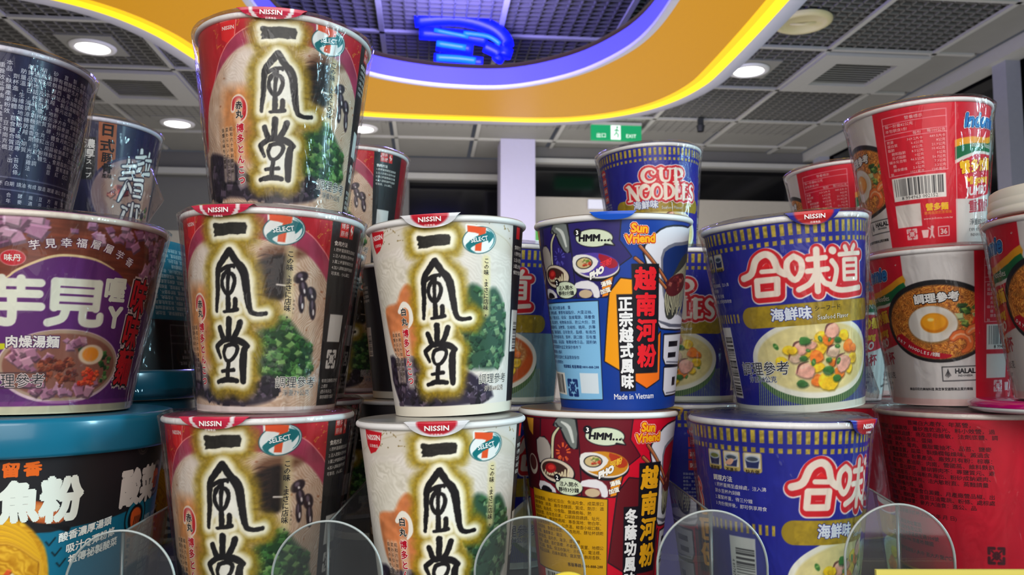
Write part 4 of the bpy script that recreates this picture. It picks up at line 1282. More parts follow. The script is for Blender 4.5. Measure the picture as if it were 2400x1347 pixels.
def fried_noodle_art(cone):
    A = Art(-112, 172, cone.h * 1000 - 2.6, 0.42, (222, 218, 214))
    brand_block(A, -49.2)
    brand_block(A, 103.0)
    for cx in (-30, 140):
        fried_noodle_picture(A, cx + 0.5, 58)
        A.poly([(cx - 32, 46.5), (cx - 22, 38), (cx - 8, 33), (cx + 4, 32.4), (cx + 8, 35), (cx - 4, 37), (cx - 16, 42), (cx - 26, 50)], (178, 20, 44), curve=2)
        for k, ch in enumerate('DRY NOODLES/乾麵'):
            t = k / 14.0
            A.text('serving_lettering', ch, cx - 29 + 30 * t, 46.4 - 11.4 * (1 - (1 - t) ** 1.9), 3.0, (244, 236, 230), bold=.03, rot=-38 + 34 * t)
        A.text('serving_lettering', '調理參考', cx + .4, 74, 7.0, (244, 244, 240), bold=.04, rot=3, out=[(.085, (30, 28, 32)), (.06, (30, 28, 32))])
        A.line([(cx + 1, 26.6), (cx + 25, 27.2), (cx + 25, 17.6), (cx + 1, 17), (cx + 1, 26.6)], .7, (54, 52, 56))
        for k in range(5):
            A.line([(cx + 3 + k * .9, 19.5 + abs(k - 2) * .6), (cx + 4.9, 25 - abs(k - 2) * .4)], .5, (54, 52, 56))
        A.text('certificate_lettering', 'HALAL', cx + 16.5, 24.0, 4.6, (40, 38, 42), bold=.05, rot=1)
        A.text('certificate_lettering', 'INDONESIA', cx + 16.5, 20.8, 1.9, (40, 38, 42), bold=.03, rot=1)
        A.text('certificate_lettering', '來自印尼的美味料理 與您享受國際高品質的樂麵', cx - 2, 11.4, 2.2, (40, 38, 42), bold=.03, rot=.6)
    # nutrition side
    for u in (-6.4,):
        A.poly([(u, 114), (u, -1), (u + 52, -1), (u + 52, 114)], (196, 20, 46))
    u = -6.4
    A.mottle(0.03, 20, 12)
    A.line([(u + 6.6, 99.5), (u + 46.6, 100.6), (u + 46.6, 57.6), (u + 6.6, 56.6), (u + 6.6, 99.5)], .45, (236, 190, 190))
    for y in (95, 87.2, 84):
        A.line([(u + 6.6, y - .5), (u + 46.6, y + .5)], .4, (236, 190, 190))
    pk = (240, 196, 196)
    A.text('nutrition_text', '營養標示', u + 26.6, 97.4, 2.8, pk)
    A.block('nutrition_text', ['每一份量82公克', '本包裝含1份'], u + 8, 92.8, 2.6, 3.4, pk)
    A.text('nutrition_text', '每份', u + 28, 85.7, 2.6, pk)
    A.text('nutrition_text', '每100公克', u + 40, 85.9, 2.6, pk)
    rows = [('熱量', '369.2大卡', '449.5大卡'), ('蛋白質', '6.6公克', '8公克'), ('脂肪', '18公克', '21.9公克'), ('　飽和脂肪', '8.5公克', '10.4公克'), ('　反式脂肪', '0公克', '0公克'), ('碳水化合物', '46.5公克', '56.7公克'), ('　糖', '6公克', '7.3公克'), ('　膳食纖維', '2.6公克', '3.2公克'), ('鈉', '1021毫克', '1245毫克')]
    for k, (a, b, c) in enumerate(rows):
        y = 81.4 - k * 2.95
        A.text('nutrition_text', a, u + 8, y, 2.4, pk, 'L')
        A.text('nutrition_text', b, u + 31.5, y + .2, 2.4, pk, 'R')
        A.text('nutrition_text', c, u + 45.6, y + .4, 2.4, pk, 'R')
    barcode(A, u + 8, 38, u + 45, 55, 31, False, '8 994963 002152', dsize=3.6)
    A.rect(u + 8, 18.6, u + 26.4, 35, (232, 226, 218))
    A.text('nutrition_text', '營多麵', u + 38, 31.4, 5.4, (240, 196, 40), bold=.05)
    A.text('nutrition_text', '媽媽廚房的家鄉味', u + 38.5, 27.2, 2.5, (236, 150, 60))
    A.text('nutrition_text', 'www.indomie.com.tw', u + 38.5, 23.4, 2.4, (240, 206, 200))
    recycle_mark(A, u + 18.4, 13.2, 7.6, (240, 210, 206))
    A.poly([(u + 25.6, 15.4), (u + 31, 15.4), (u + 30, 9.8), (u + 26.4, 9.8)], (240, 210, 206))
    A.ell(u + 33.6, 17, 1.2, 1.2, (240, 210, 206))
    A.line([(u + 33.4, 15.4), (u + 33, 12.4), (u + 34.4, 9.6)], [1.8, 1.8, 1.0], (240, 210, 206))
    A.line([(u + 33, 12.4), (u + 31.6, 9.6)], 1.0, (240, 210, 206))
    A.line([(u + 33.2, 15), (u + 30.6, 16.8)], .8, (240, 210, 206))
    A.line([(u + 38, 10.2), (u + 46, 10.4), (u + 46, 17), (u + 38, 16.8), (u + 38, 10.2)], .7, (240, 210, 206))
    A.text('nutrition_text', '36', u + 42, 13.6, 5.2, (240, 210, 206), bold=.04)
    A.line([(46.4, 2), (46.4, 108)], .5, (230, 180, 180))
    A.rect(-120, -1, 180, 4.6, (226, 196, 190))
    return A


def spicy_bowl_art(cone):
    A = Art(-110, 40, cone.h * 1000 - 2.6, 0.45, (178, 22, 46))
    A.mottle(0.06, 20, 13)
    dk = (66, 18, 26)
    for k, (u0, u1, n) in enumerate([(-60, -20, 1), (-96, -8, 1), (-98, -8, 1), (-98, -44, 1), (-98, -9, 1), (-99, -10, 1), (-99, -9, 1), (-100, -9, 1), (-100, -9, 1), (-100, -10, 1), (-100, -12, 1), (-100, -52, 1), (-100, -10, 1), (-100, -10, 1), (-100, -18, 1), (-100, -66, 1)]):
        A.text('ingredients_text', filler(900 + k, int((u1 - u0) / 3.6)), u0, 100.6 - k * 3.75, 3.3, dk, 'L', sx=1.08, bold=.015)
    for k, t in enumerate(['有效日期標示於杯上(西元年 月 日)', '', '進口商及地址電話', '食品股份有限公司', '台北市大安區民生路104號', '電話02-346 原產地:韓國', '', '請勿直接投入火中 丟大方盤(℃)']):
        A.text('ingredients_text', t, -86, 40.4 - k * 3.75, 3.2, dk, 'L', sx=1.08, bold=.015)
    recycle_mark(A, -10.5, 18.8, 10.8, (60, 20, 28))
    A.rect(-120, -1, 60, 3.2, (206, 158, 60))
    A.rect(-120, -1, 60, 1.6, (40, 26, 26))
    return A


def taro_art(cone):
    A = Art(-40, 128, cone.h * 1000 - 2.6, 0.42, (92, 40, 104))
    A.mottle(0.05, 20, 14)
    wood = [(-40, 60), (-10, 70), (13, 72.5), (20.8, 77.9), (34.3, 85.1), (44, 87), (57, 85.8), (70.9, 79.9), (84, 71), (104, 60), (130, 52), (130, 112), (-40, 112)]
    A.poly(wood, None, tex=lambda U, V: np.array((126, 66, 46))[None, None] * (0.62 + 0.62 * fbm(U * .25, V * 1.6, 4, 33))[..., None])
    A.line([(-10, 69.4), (13, 72.5), (20.8, 77.9), (34.3, 85.1), (44, 87), (57, 85.8), (68, 81.4)], [.6, .9, 1.2, 1.4, 1.4, 1.2, .6], (232, 208, 160), curve=4)
    TARO = [(178, 130, 156), (160, 112, 140), (194, 150, 172), (146, 98, 128), (206, 166, 184)]
    A.chunks([(-30, 96), (-30, 108), (34, 108), (34, 98), (26, 92), (10, 94)], 56, 5.0, TARO, 91)
    A.chunks([(52, 99), (52, 107), (106, 107), (108, 84), (96, 74), (90, 78), (92, 92), (72, 97)], 52, 4.2, TARO, 92)
    A.chunks([(34, 97), (34, 101), (60, 101), (60, 97)], 6, 3.4, TARO, 93)
    wh = (232, 232, 214)
    for k, ch in enumerate('芋見幸福層層芋香'):
        x = 28 + k * 7.05
        A.text('slogan_lettering', ch, x, 90.6 + 3.6 * math.sin((k + .6) / 8 * 3.1) - (0 if k < 5 else (k - 4.5) * 1.9), 5.4, (236, 226, 222), rot=12 - k * 5.4, bold=.015, out=[(.06, (92, 40, 80))])
    A.ell(18.6, 84.2, 5.9, 4.3, (214, 150, 150))
    A.ell(18.6, 84.2, 5.5, 3.9, (188, 34, 48))
    A.text('brand_logo', '味丹', 18.6, 84.2, 4.0, NEARW, bold=.03)
    # big rounded title: two characters drawn with a round brush
    for pts, wd, cv in (([(4, 71.2), (31.6, 71.2)], 4.4, 0), ([(13.6, 73.4), (13.6, 67.6)], 4.2, 0), ([(22.6, 73.4), (22.6, 67.6)], 4.2, 0), ([(5, 65.2), (31.0, 65.2)], 4.4, 0), ([(1, 58.4), (32, 58.4)], 4.6, 0),
                        ([(18.4, 65), (18.4, 52.4), (16.4, 50.0), (11.8, 50.6)], 4.8, 3),
                        ([(38.6, 72.4), (60.6, 72.4)], 4.4, 0), ([(38.6, 72.4), (38.6, 58.4)], 4.6, 0), ([(60.6, 72.4), (60.6, 58.4)], 4.6, 0), ([(40, 67.6), (59, 67.6)], 3.2, 0), ([(40, 63.2), (59, 63.2)], 3.2, 0), ([(38.6, 58.6), (60.6, 58.6)], 3.6, 0),
                        ([(44.4, 57), (42.6, 52.4), (36.0, 50.0)], 4.6, 4), ([(53.6, 57), (53.8, 51.4), (58, 50.0), (63.2, 50.8), (63.6, 54.2)], 4.6, 4)):
        A.line(pts, wd, wh, curve=cv)
    A.text('title_lettering', '喔', 71.4, 69.8, 14.5, wh, bold=.05)
    A.text('title_lettering', 'Y', 73.4, 54.4, 16.4, wh, bold=.055, sx=.95)
    for k, ch in enumerate('味味麵'):
        A.text('exclamation_lettering', ch, 91.6 - k * 1.2, 67 - k * 21, 22.5, (200, 34, 44), bold=.03, rot=-4, sx=.74, out=[(.11, (230, 212, 202)), (.055, (30, 16, 22))])
    A.poly([(-40, 31), (30, 36.6), (52, 37.6), (30, 38.6), (-40, 38)], (206, 206, 40))
    bx = 46
    A.ell(bx, 26, 35.5, 20.6, (222, 196, 200))
    A.ell(bx, 26.6, 34.4, 19.6, (176, 150, 128))
    A.ell(bx, 26.4, 32.6, 17.8, (138, 92, 78), soft=1)
    TR = [(172, 122, 142), (150, 100, 122), (188, 142, 156), (130, 84, 104)]
    A.chunks([(16, 30), (20, 38), (36, 40), (38, 30), (30, 24)], 26, 3.2, TR, 94)
    A.chunks([(20, 22), (30, 10), (60, 9), (72, 18), (50, 13), (34, 18)], 24, 3.6, TR, 95)
    A.chunks([(44, 40), (56, 42), (56, 36), (48, 36)], 8, 2.8, TR, 96)
    A.chunks([(32, 28), (40, 32), (52, 30), (54, 20), (44, 14), (34, 20)], 70, 1.7, [(124, 58, 38), (98, 40, 28), (156, 84, 58)], 97)
    A.chunks([(50, 36), (74, 33), (76, 22), (70, 16), (66, 28)], 22, 1.8, GREENS, 98)
    A.ell(61.4, 32.6, 7.8, 5.6, (226, 206, 180), soft=1)
    A.ell(61, 32.8, 5.0, 4.0, (230, 150, 48), soft=1.2)
    A.chunks([(54, 22), (60, 25), (68, 23), (66, 16), (56, 15)], 34, 2.0, [(218, 74, 44), (236, 104, 64), (200, 54, 36)], 99)
    A.text('subtitle_lettering', '肉燥湯麵', 29, 39.4, 6.9, (238, 232, 224), bold=.03, out=[(.07, (88, 50, 96))])
    A.line([(-8, 22.6), (36.4, 22.6), (36.4, 14.4), (-8, 14.4)], .6, (70, 56, 60))
    A.text('serving_lettering', '調理參考', 20.4, 18.4, 8.0, (38, 34, 38), out=[(.045, (226, 210, 206))])
    A.rect(-42, -1, 130, 8, (134, 58, 126), a=.0)
    A.rect(-42, 4.4, 130, 7, (134, 60, 130), a=.55)
    A.rect(-42, -1, 130, 4.4, (216, 208, 178))
    return A


def sour_fish_art(cone):
    """black bucket with teal lower half"""
    A = Art(-60, 170, cone.h * 1000 - 16, 0.5, (34, 32, 34))
    A.mottle(0.12, 16, 15)
    tl = (30, 104, 128)
    A.poly([(-60, -2), (-60, 74), (-20, 78), (30, 64), (50, 53), (66, 53.5), (90, 55), (104, 57), (140, 62), (170, 66), (170, -2)], tl, curve=2)
    ft = (230, 232, 220)
    A.text('title_lettering', '酸', -5.5, 70.5, 22, ft, bold=.05, sx=.84)
    A.text('title_lettering', '菜', 14.5, 70.5, 22, ft, bold=.05, sx=.84)
    A.text('title_lettering', '魚', 42.4, 69.4, 21.5, ft, bold=.06, sx=.86)
    A.text('title_lettering', '粉', 62.0, 69.0, 24.0, ft, bold=.06, sx=.86)
    A.text('side_title_lettering', '酸菜', 112, 69.6, 21.5, (214, 206, 196), bold=.06, sx=.78, rot=1)
    for k, ch in enumerate('百味鱻留香'):
        A.text('slogan_lettering', ch, 10 + k * 9.4, 86.2, 7.6, (216, 104, 40), bold=.05, sx=1.06)
    A.ell(110, 93, 4.6, 5.0, (80, 72, 66), line=.5)
    A.ell(110, 92, 2.6, 2.6, (92, 84, 76), line=.5)
    for cx, cy, r in ((112, 52, 9.5), (132, 72, 9.5)):
        A.ell(cx, cy, r + 1.2, r + 1.8, (20, 20, 24))
        A.ell(cx, cy, r, r + .6, (34, 110, 130) if cx < 120 else (120, 116, 112))
        A.ell(cx, cy - .6, r - 2, r - 1.6, (20, 20, 24))
        A.poly([(cx - 5, cy + 3), (cx, cy + 5.4), (cx + 5, cy + 2), (cx + 3, cy - 6), (cx - 4, cy - 5)], (206, 96, 48), curve=3)
        for k in range(4):
            A.line([(cx - 2 + k * 2, cy - 5), (cx - 1 + k * 1.6, cy)], .8, (24, 22, 24))
    # lifted yellow noodles and a slice of fish
    yn = [(-30, 58), (10, 60), (28, 64), (42, 61), (52, 51), (57, 40), (59, 20), (58, -3), (-30, -3)]
    A.strands(yn, (184, 128, 34), (238, 190, 72), 2.6, 105, center=(8, 8), warp=5, soft=1.2, curve=3)
    for k in range(22):
        t = k / 21
        A.line([(16 + 6 * t, 60 - 12 * t), (32 + 6 * t, 63 - 14 * t), (47 + 4 * t, 53 - 13 * t), (55 - 1 * t, 34), (57 - 6 * t, 8), (56 - 7 * t, -3)], 1.1, (200 + 40 * ((k * 7) % 5) / 4, 146 + 44 * ((k * 7) % 5) / 4, 44 + 20 * (k % 2)), curve=5)
        A.line([(16.4 + 6 * t, 59.3 - 12 * t), (32.3 + 6 * t, 62.2 - 14 * t), (46.5 + 4 * t, 52.4 - 13 * t), (54.3 - 1 * t, 34), (56.3 - 6 * t, 8), (55.3 - 7 * t, -3)], .4, (150, 98, 28), curve=5, a=.7)
    A.line([(38, 66), (66, 53)], 3.0, (24, 22, 24))
    A.poly([(44, 67), (50, 69.5), (58, 66), (64, 60), (62, 57), (54, 57.6), (48, 60)], (176, 92, 52), soft=.8, curve=3)
    A.poly([(46, 66), (51, 68), (56, 65), (54, 60), (49, 61.6)], (206, 132, 78), soft=1.6, curve=3)
    A.chunks([(30, 24), (36, 36), (46, 30), (44, 14)], 20, 2.0, [(226, 206, 170), (60, 48, 38), (206, 90, 50), (236, 224, 206)], 104)
    for k, (t, x0, y0, x1, y1) in enumerate((('酸香濃厚湯頭', 62.9, 48.6, 90.4, 53.9), ('吸汁Q彈粉條', 66.2, 42.8, 94.6, 47), ('祖傳祕製酸菜', 69, 36.8, 96, 41))):
        A.text('claims_lettering', t, (x0 + x1) / 2, (y0 + y1) / 2, 5.0, (234, 238, 232), rot=10, bold=.03, shear=.15, out=[(.03, (20, 60, 76))])
        A.line([(x0 - 7, y0 - 1), (x0 - 5.4, y0 - 3), (x0 - 2.6, y0 + .6)], .8, (20, 30, 34))
    # small print on the far side
    dense(A, 'facts_text', 55, 122, 166, 50, 12, 3.0, 3.6, (216, 228, 230), .2)
    return A


def sour_fish_back_art(cone):
    """the same bucket seen from its facts side (it stands on its lid)"""
    A = Art(0, 150, cone.h * 1000 - 17, 0.6, (26, 26, 28))
    A.mottle(0.1, 16, 16)
    A.rect(-5, -2, 160, 62, (34, 108, 128))
    dense(A, 'facts_text', 56, 60, 128, 57, 4, 3.3, 4.1, (206, 224, 226), .15)
    A.line([(60, 112), (60, 66), (112, 66), (112, 112)], .5, (150, 150, 150))
    A.line([(60, 74), (112, 74)], .4, (150, 150, 150))
    A.line([(60, 80), (112, 80)], .4, (150, 150, 150))
    dense(A, 'facts_text', 57, 64, 108, 104, 83, 3.0, 4.4, (200, 200, 200), .8)
    A.block('facts_text', ['每一份量120公克', '本包裝含1份'], 66, 72, 3.0, 4.0, (200, 200, 200))
    return A


def navy_ramen_art(cone):
    A = Art(-20, 212, cone.h * 1000 - 2.6, 0.5, (34, 32, 62))
    A.mottle(0.10, 12, 18)
    for k in range(26):                                  # faint vertical weave
        A.line([(-20 + k * 9, 0), (-18 + k * 9, 92)], 1.2, (50, 46, 84), a=.45, soft=3)
    A.poly([(14, 78), (24, 79), (24, 46), (14, 46)], (22, 22, 26))
    A.poly([(25.1, 92.4), (37.2, 92.4), (38.8, 46), (25.9, 46.2)], (160, 96, 66))
    A.mottle(0.03, 3, 19)
    for k, (ch, s) in enumerate((('日', 10.4), ('式', 10.4), ('豚', 8.2), ('骨', 8.2))):
        A.text('flavour_lettering', ch, 31.4 + k * .4, (85.6, 73.6, 64.2, 56)[k], s, (28, 20, 22), bold=.03)
    A.text('flavour_lettering', '風味', 33, 49.8, 3.8, (28, 20, 22), bold=.03)
    for k, ch in enumerate('濃厚スープ'):
        A.text('flavour_lettering', ch, 19.8, 73.4 - k * (7.4 if k < 2 else 5.2) - (0 if k < 2 else 3.4), 7.6 if k < 2 else 4.4, (226, 222, 216), bold=.02)
    # bowl photo on the right
    A.ell(62, 36, 42, 34, (58, 52, 84))
    A.ell(62, 36, 40, 32, (150, 126, 128), soft=1)
    A.strands([(30, 40), (40, 58), (64, 66), (88, 54), (92, 30), (70, 12), (44, 14)], (158, 126, 116), (182, 152, 136), 1.4, 25, center=(60, 20), warp=9, soft=4)
    A.chunks([(34, 36), (44, 46), (52, 38), (44, 24)], 14, 3.4, [(170, 60, 60), (110, 46, 50), (196, 128, 110)], 26)
    A.chunks([(56, 28), (80, 34), (84, 16), (60, 14)], 24, 3.0, [(70, 62, 74), (206, 190, 180), (90, 120, 70)], 27)
    # brush title: pulled noodles
    wh = (240, 236, 230)
    for P in ([(60, 76, 2.2), (60.5, 62, 2.8), (57.6, 58, 1.4)], [(55.5, 69, 1.6), (65.5, 71.5, 2.4)], [(55.4, 62.4, 1.4), (63.6, 66.4, 2)], [(70, 76, 1.6), (69.4, 70, 2.0)], [(66.4, 69.2, 1.6), (74, 70.6, 2.0)], [(67.6, 66.4, 1.4), (68.6, 60, 1.8)], [(72.6, 67, 1.6), (71, 60, 1.6)], [(65.4, 57.6, 1.6), (74.4, 59.4, 2.4)],
              [(49, 66, 1.4), (50.4, 44, 2.6)], [(44.6, 59.6, 1.4), (55.6, 62, 2.0)], [(45, 54.4, 1.4), (54.6, 56.8, 2)], [(43.6, 49.4, 1.4), (55.6, 52, 2.2)], [(50, 48, 2), (46, 38, 2), (43.6, 32, 1)], [(51, 47, 1.6), (55, 41, 2)], [(56, 51, 1.6), (66, 52.4, 2.2)], [(57.4, 47.4, 1.6), (57.6, 37.6, 2)], [(57.4, 47.4, 1.6), (66.4, 48, 2), (66, 38, 2)], [(58, 43, 1.4), (65, 43.4, 1.4)], [(57.4, 38.2, 1.4), (66, 38.6, 1.6)],
              [(48, 28, 1.6), (52, 26.4, 2)], [(54, 30, 1.6), (66, 31, 2)], [(58, 32, 1.6), (57, 10, 2.4)], [(64, 28, 1.6), (66, 12, 2)], [(50, 24, 2), (48, 10, 2), (66, 6, 3)]):
        A.line([(x, y) for x, y, q in P], [q * 1.45 + 2.0 for x, y, q in P], (40, 34, 52), curve=3 if len(P) > 2 else 0)
        A.line([(x, y) for x, y, q in P], [q * 1.45 for x, y, q in P], wh, curve=3 if len(P) > 2 else 0)
    # facts side: columns of vertical small print and a ruled table
    tx = (206, 204, 214)
    rng = random.Random(4)
    for k in range(24):
        x = 108 + k * 3.35
        n = rng.randint(15, 19)
        t = filler(300 + k, n)
        y0 = 86 - rng.choice((0, 0, 3.4, 7)) - (0 if k > 2 else 2)
        for i, ch in enumerate(t):
            y = y0 - i * 3.4
            if y < 24:
                break
            A.text('facts_text', ch, x, y, 3.1, tx)
    A.line([(106, 21.6), (186, 21.6)], .4, (150, 150, 170))
    A.line([(106, 14.6), (186, 14.6)], .4, (150, 150, 170))
    for k in range(12):
        A.text('facts_text', filler(400 + k, 2), 109 + k * 6.6, 18, 2.8, tx)
        A.text('facts_text', filler(420 + k, 1), 109 + k * 6.6, 11.6, 2.8, tx)
        A.text('facts_text', filler(440 + k, 1), 109 + k * 6.6, 8.2, 2.8, tx)
    A.rect(176, 2, 189, 16, (222, 222, 224))
    A.rect(178, 18, 184, 22, (196, 60, 60))
    return A
# ------------------------------------------------------------------ the shop: turned a little to the left of the lens axis
PSI = math.atan2(200, 1950)
CEIL, FLOOR = 1.54, -1.26


def R(a, b, z):
    return Vector((a * math.cos(PSI) - b * math.sin(PSI), a * math.sin(PSI) + b * math.cos(PSI), z))


MR = Matrix.Rotation(PSI, 3, 'Z')


def rbox(mb, a, b, z, da, db, dz):
    return mb.box(R(a, b, z), (da, db, dz), MR)


M_GRID = mat('ceiling_grid_paint', (112, 110, 108), 0.55, noise=0.08)
M_TBAR = mat('ceiling_bar_paint', (176, 174, 170), 0.5, noise=0.05)
M_TILE = mat('plain_ceiling_tile', (134, 132, 128), 0.7, noise=0.08, nscale=12)
M_DARK = mat('plenum_black', (22, 22, 26), 0.9, noise=0.2)
M_WALL = mat('beige_wall_paint', (176, 168, 158), 0.7, noise=0.05)
M_GREY = mat('grey_wall_paint', (104, 102, 102), 0.7, noise=0.05)
M_COLUMN = mat('pale_column_paint', (188, 183, 214), 0.6, noise=0.03)
M_GLASS_DARK = mat('night_window_glass', (10, 10, 14), 0.12, coat=0.3)
M_STEEL = mat('brushed_steel', (150, 150, 158), 0.35, metal=0.8, noise=0.1)
M_LAMP = mat('lamp_diffuser', (250, 250, 246), 0.4, emit=(255, 252, 244), strength=6.0)
M_CREAM = mat('cream_plastic', (206, 194, 150), 0.5, noise=0.04)
M_WHITE = mat('white_enamel', (222, 220, 222), 0.45, noise=0.03)

# open egg-crate ceiling: thin crossing blades with the dark plenum above
mb = MB()
plain = [(1.79, 2.29, 3.47, 4.02), (-1.72, -1.22, 4.04, 4.60)]
k = -2.7
while k < 2.52:
    rbox(mb, k, 2.6, CEIL + 0.012, 0.006, 4.6, 0.022)
    k += 0.05
k = 0.32
while k < 4.88:
    rbox(mb, -0.1, k, CEIL + 0.012, 5.2, 0.006, 0.022)
    k += 0.042
tag(mb.build('ceiling', M_GRID), kind='structure')
mb = MB()
rbox(mb, 0, 2.7, CEIL + 0.62, 5.8, 6.6, 0.04)
tag(mb.build('ceiling', M_DARK), kind='structure')
mb = MB()
for a in (-2.72, -2.22, -1.72, -1.22, -0.70, -0.20, 0.30, 0.80, 1.30, 1.79, 2.29):
    rbox(mb, a, 2.95, CEIL - 0.004, 0.022, 5.3, 0.012)
tag(mb.build('trim_1', M_TBAR), kind='structure')
mb = MB()
for b in (0.68, 1.24, 1.80, 2.36, 2.92, 3.47, 4.03, 4.60, 5.16):
    rbox(mb, -0.12, b, CEIL - 0.004, 5.2, 0.022, 0.012)
tag(mb.build('trim_2', M_TBAR), kind='structure')
mb = MB()
for a in np.arange(-2.47, 2.2, 0.5):
    for b in (4.88, 5.40):
        rbox(mb, a, b, CEIL + 0.008, 0.47, 0.52, 0.012)
for b in (0.96, 1.52, 2.08, 2.64, 3.2, 3.75, 4.31, 4.88, 5.40):
    rbox(mb, 2.41, b, CEIL + 0.006, 0.2, 0.52, 0.012)
tag(mb.build('ceiling', M_TILE), kind='structure')


def cassette(a, b, label):
    t = tag(empty('air_vent', R(a, b, CEIL), (0, 0, PSI)), label, 'air vent', 'ceiling air vents')
    m = MB()
    s = 0.25
    for x, y, dx, dy in ((0, s - .05, 2 * s, .1), (0, -s + .05, 2 * s, .1), (s - .05, 0, .1, 2 * s - .2), (-s + .05, 0, .1, 2 * s - .2)):
        m.box((x, y, -0.014), (dx, dy, 0.018))
    m.build('vent_frame', M_TBAR, t)
    m = MB()
    for y in np.arange(-.135, .14, .03):
        m.box((0, y, -0.006), (.30, .024, .004), Matrix.Rotation(.3, 3, 'X'))
    m.build('louvre', M_TILE, t)
    MB().box((0, 0, .006), (.5, .55, .01)).build('back_plate', M_TILE, t)


cassette(2.04, 3.745, 'square air vent with louvres in the ceiling above the red noodle cups')
cassette(-1.47, 4.32, 'square air vent in the ceiling between the two left round downlights')


def downlight(a, b, label):
    t = tag(empty('downlight', R(a, b, CEIL - .012)), label, 'ceiling light', 'round ceiling downlights')
    MB().lathe([(.070, .004), (.070, -.004), (.078, -.007), (.094, -.004), (.098, .004)], 48).build('trim_ring', M_WHITE, t, True)
    MB().lathe([(.0001, -.006), (.05, -.0055), (.070, -.002)], 48).build('diffuser', M_LAMP, t, True)
    MB().box((0, 0, .014), (.24, .24, .012), MR).build('mount_plate', M_TILE, t)


downlight(-1.49, 3.77, 'bright round downlight nearest the yellow ring, at upper left')
downlight(-1.47, 4.97, 'bright round downlight farther back at left, above the navy noodle cup')
downlight(-0.40, 4.97, 'bright round downlight half hidden behind the top red ramen cup')
downlight(1.53, 3.76, 'bright round downlight right of the yellow ring')

t = tag(empty('ceiling_speaker', R(1.53, 3.18, CEIL - .01)), 'cream round ceiling fitting beside the yellow ring at upper right', 'ceiling speaker')
MB().lathe([(.118, .004), (.116, -.006), (.100, -.014), (.084, -.010), (.080, -.004), (.0001, -.003)], 56).build('round_cover', M_CREAM, t, True)
MB().tube([(-.05, .012, -.004), (0, .0, -.010), (.05, -.012, -.004)], .006).build('handle_bar', M_CREAM, t, True)

# silver flexible duct lying above the open grid
pts = [R(1.82 + .05 * math.sin(k * .21), 2.3 + k * .03, CEIL + .20) for k in range(40)]
rad = [0.10 + 0.008 * (k % 2) for k in range(40)]
tag(MB().tube(pts, rad, 20).build('air_duct', M_STEEL, None, True), 'silver corrugated duct seen through the ceiling grid at upper right', 'air duct')
# little track sockets hanging from the bars
for a, b, lab in ((1.30, 3.98, 'small spotlight clip on the ceiling bar right of the yellow ring'), (1.56, 4.56, 'pair of small dark spotlight clips on the far ceiling bar')):
    t = tag(empty('ceiling_clip', R(a, b, CEIL - .012)), lab, 'ceiling clip')
    MB().box((0, 0, -.02), (.03, .03, .04)).lathe([(.018, -.075), (.024, -.04), (.0001, -.038)], 16).build('socket', mat('dark_plastic', (40, 40, 44), .5, noise=.1) if b > 4.2 else M_WHITE, t)

# ---- the hanging light ring: yellow light panel, white rims, blue glowing inner wall
RZ = 1.24
outer = smooth_pts([(-3.0, 2.45), (-1.9, 2.50), (-1.45, 2.54), (-1.23, 2.61), (-1.08, 2.71), (-.98, 2.86), (-.915, 3.06), (-.85, 3.30), (-.70, 3.55), (-.5, 3.71), (-.25, 3.785), (.23, 3.80), (.56, 3.79), (.78, 3.72), (.96, 3.59), (1.08, 3.42), (1.15, 3.20), (1.165, 2.96), (1.15, 2.36), (1.10, 1.70), (.95, 1.15), (.5, .85), (-.2, .80), (-3.0, .80)], 8, True)
inner = smooth_pts([(-.52, 2.70), (-.44, 2.92), (-.26, 3.13), (-.12, 3.22), (.08, 3.275), (.32, 3.26), (.53, 3.11), (.66, 2.90), (.725, 2.66), (.73, 2.3), (.70, 1.8), (.52, 1.42), (.1, 1.3), (-.3, 1.42), (-.5, 1.8), (-.55, 2.3)], 8, True)


def inset(P, d):
    """shift a closed outline inwards (d>0)"""
    n = len(P)
    T = np.roll(P, -1, 0) - np.roll(P, 1, 0)
    T /= np.linalg.norm(T, axis=1)[:, None]
    A2 = np.sum(P[:, 0] * np.roll(P[:, 1], -1) - np.roll(P[:, 0], -1) * P[:, 1])
    N = np.stack([-T[:, 1], T[:, 0]], -1) * (1 if A2 > 0 else -1)
    return P + N * d


def loft(name, loops, material, parent, smooth=True):
    """faces between successive closed outlines [(outline, z)]"""
    V, F = [], []
    n = len(loops[0][0])
    for P, z in loops:
        V += [tuple(R(p[0], p[1], z)) for p in P]
    for k in range(len(loops) - 1):
        for i in range(n):
            j = (i + 1) % n
            F.append((k * n + i, k * n + j, (k + 1) * n + j, (k + 1) * n + i))
    return link_mesh(name, np.array(V), F, material, parent, smooth)


ring = tag(empty('ceiling_light_ring', R(.2, 2.4, RZ)), 'large yellow rounded light ring with blue glowing inner wall hanging from the ceiling', 'ceiling light')
bpy.context.view_layer.update()


def under_ring(o):
    o.parent = ring
    o.matrix_parent_inverse = ring.matrix_world.inverted()
    return o


M_YEL = mat('yellow_light_panel', (160, 106, 0), 0.35, emit=(212, 150, 0), strength=0.46)
M_LED = mat('yellow_led_edge', (250, 210, 30), 0.4, emit=(255, 216, 12), strength=0.95)
M_LED2 = mat('yellow_led_edge_soft', (240, 190, 20), 0.4, emit=(240, 186, 4), strength=0.66)
M_RIM = mat('white_ring_rim', (206, 204, 222), 0.5, noise=0.03)
M_BLUE = mat('blue_glow_wall', (40, 36, 150), 0.6, emit=(84, 78, 250), strength=0.72)
under_ring(loft('outer_rim', [(outer, RZ + .10), (outer, RZ), (inset(outer, .055), RZ - .001)], M_RIM, None))
under_ring(loft('led_edge', [(inset(outer, .055), RZ - .0005), (inset(outer, .095), RZ + .001)], M_LED, None))
under_ring(loft('led_edge', [(inset(outer, .095), RZ + .001), (inset(outer, .125), RZ + .0015)], M_LED2, None))
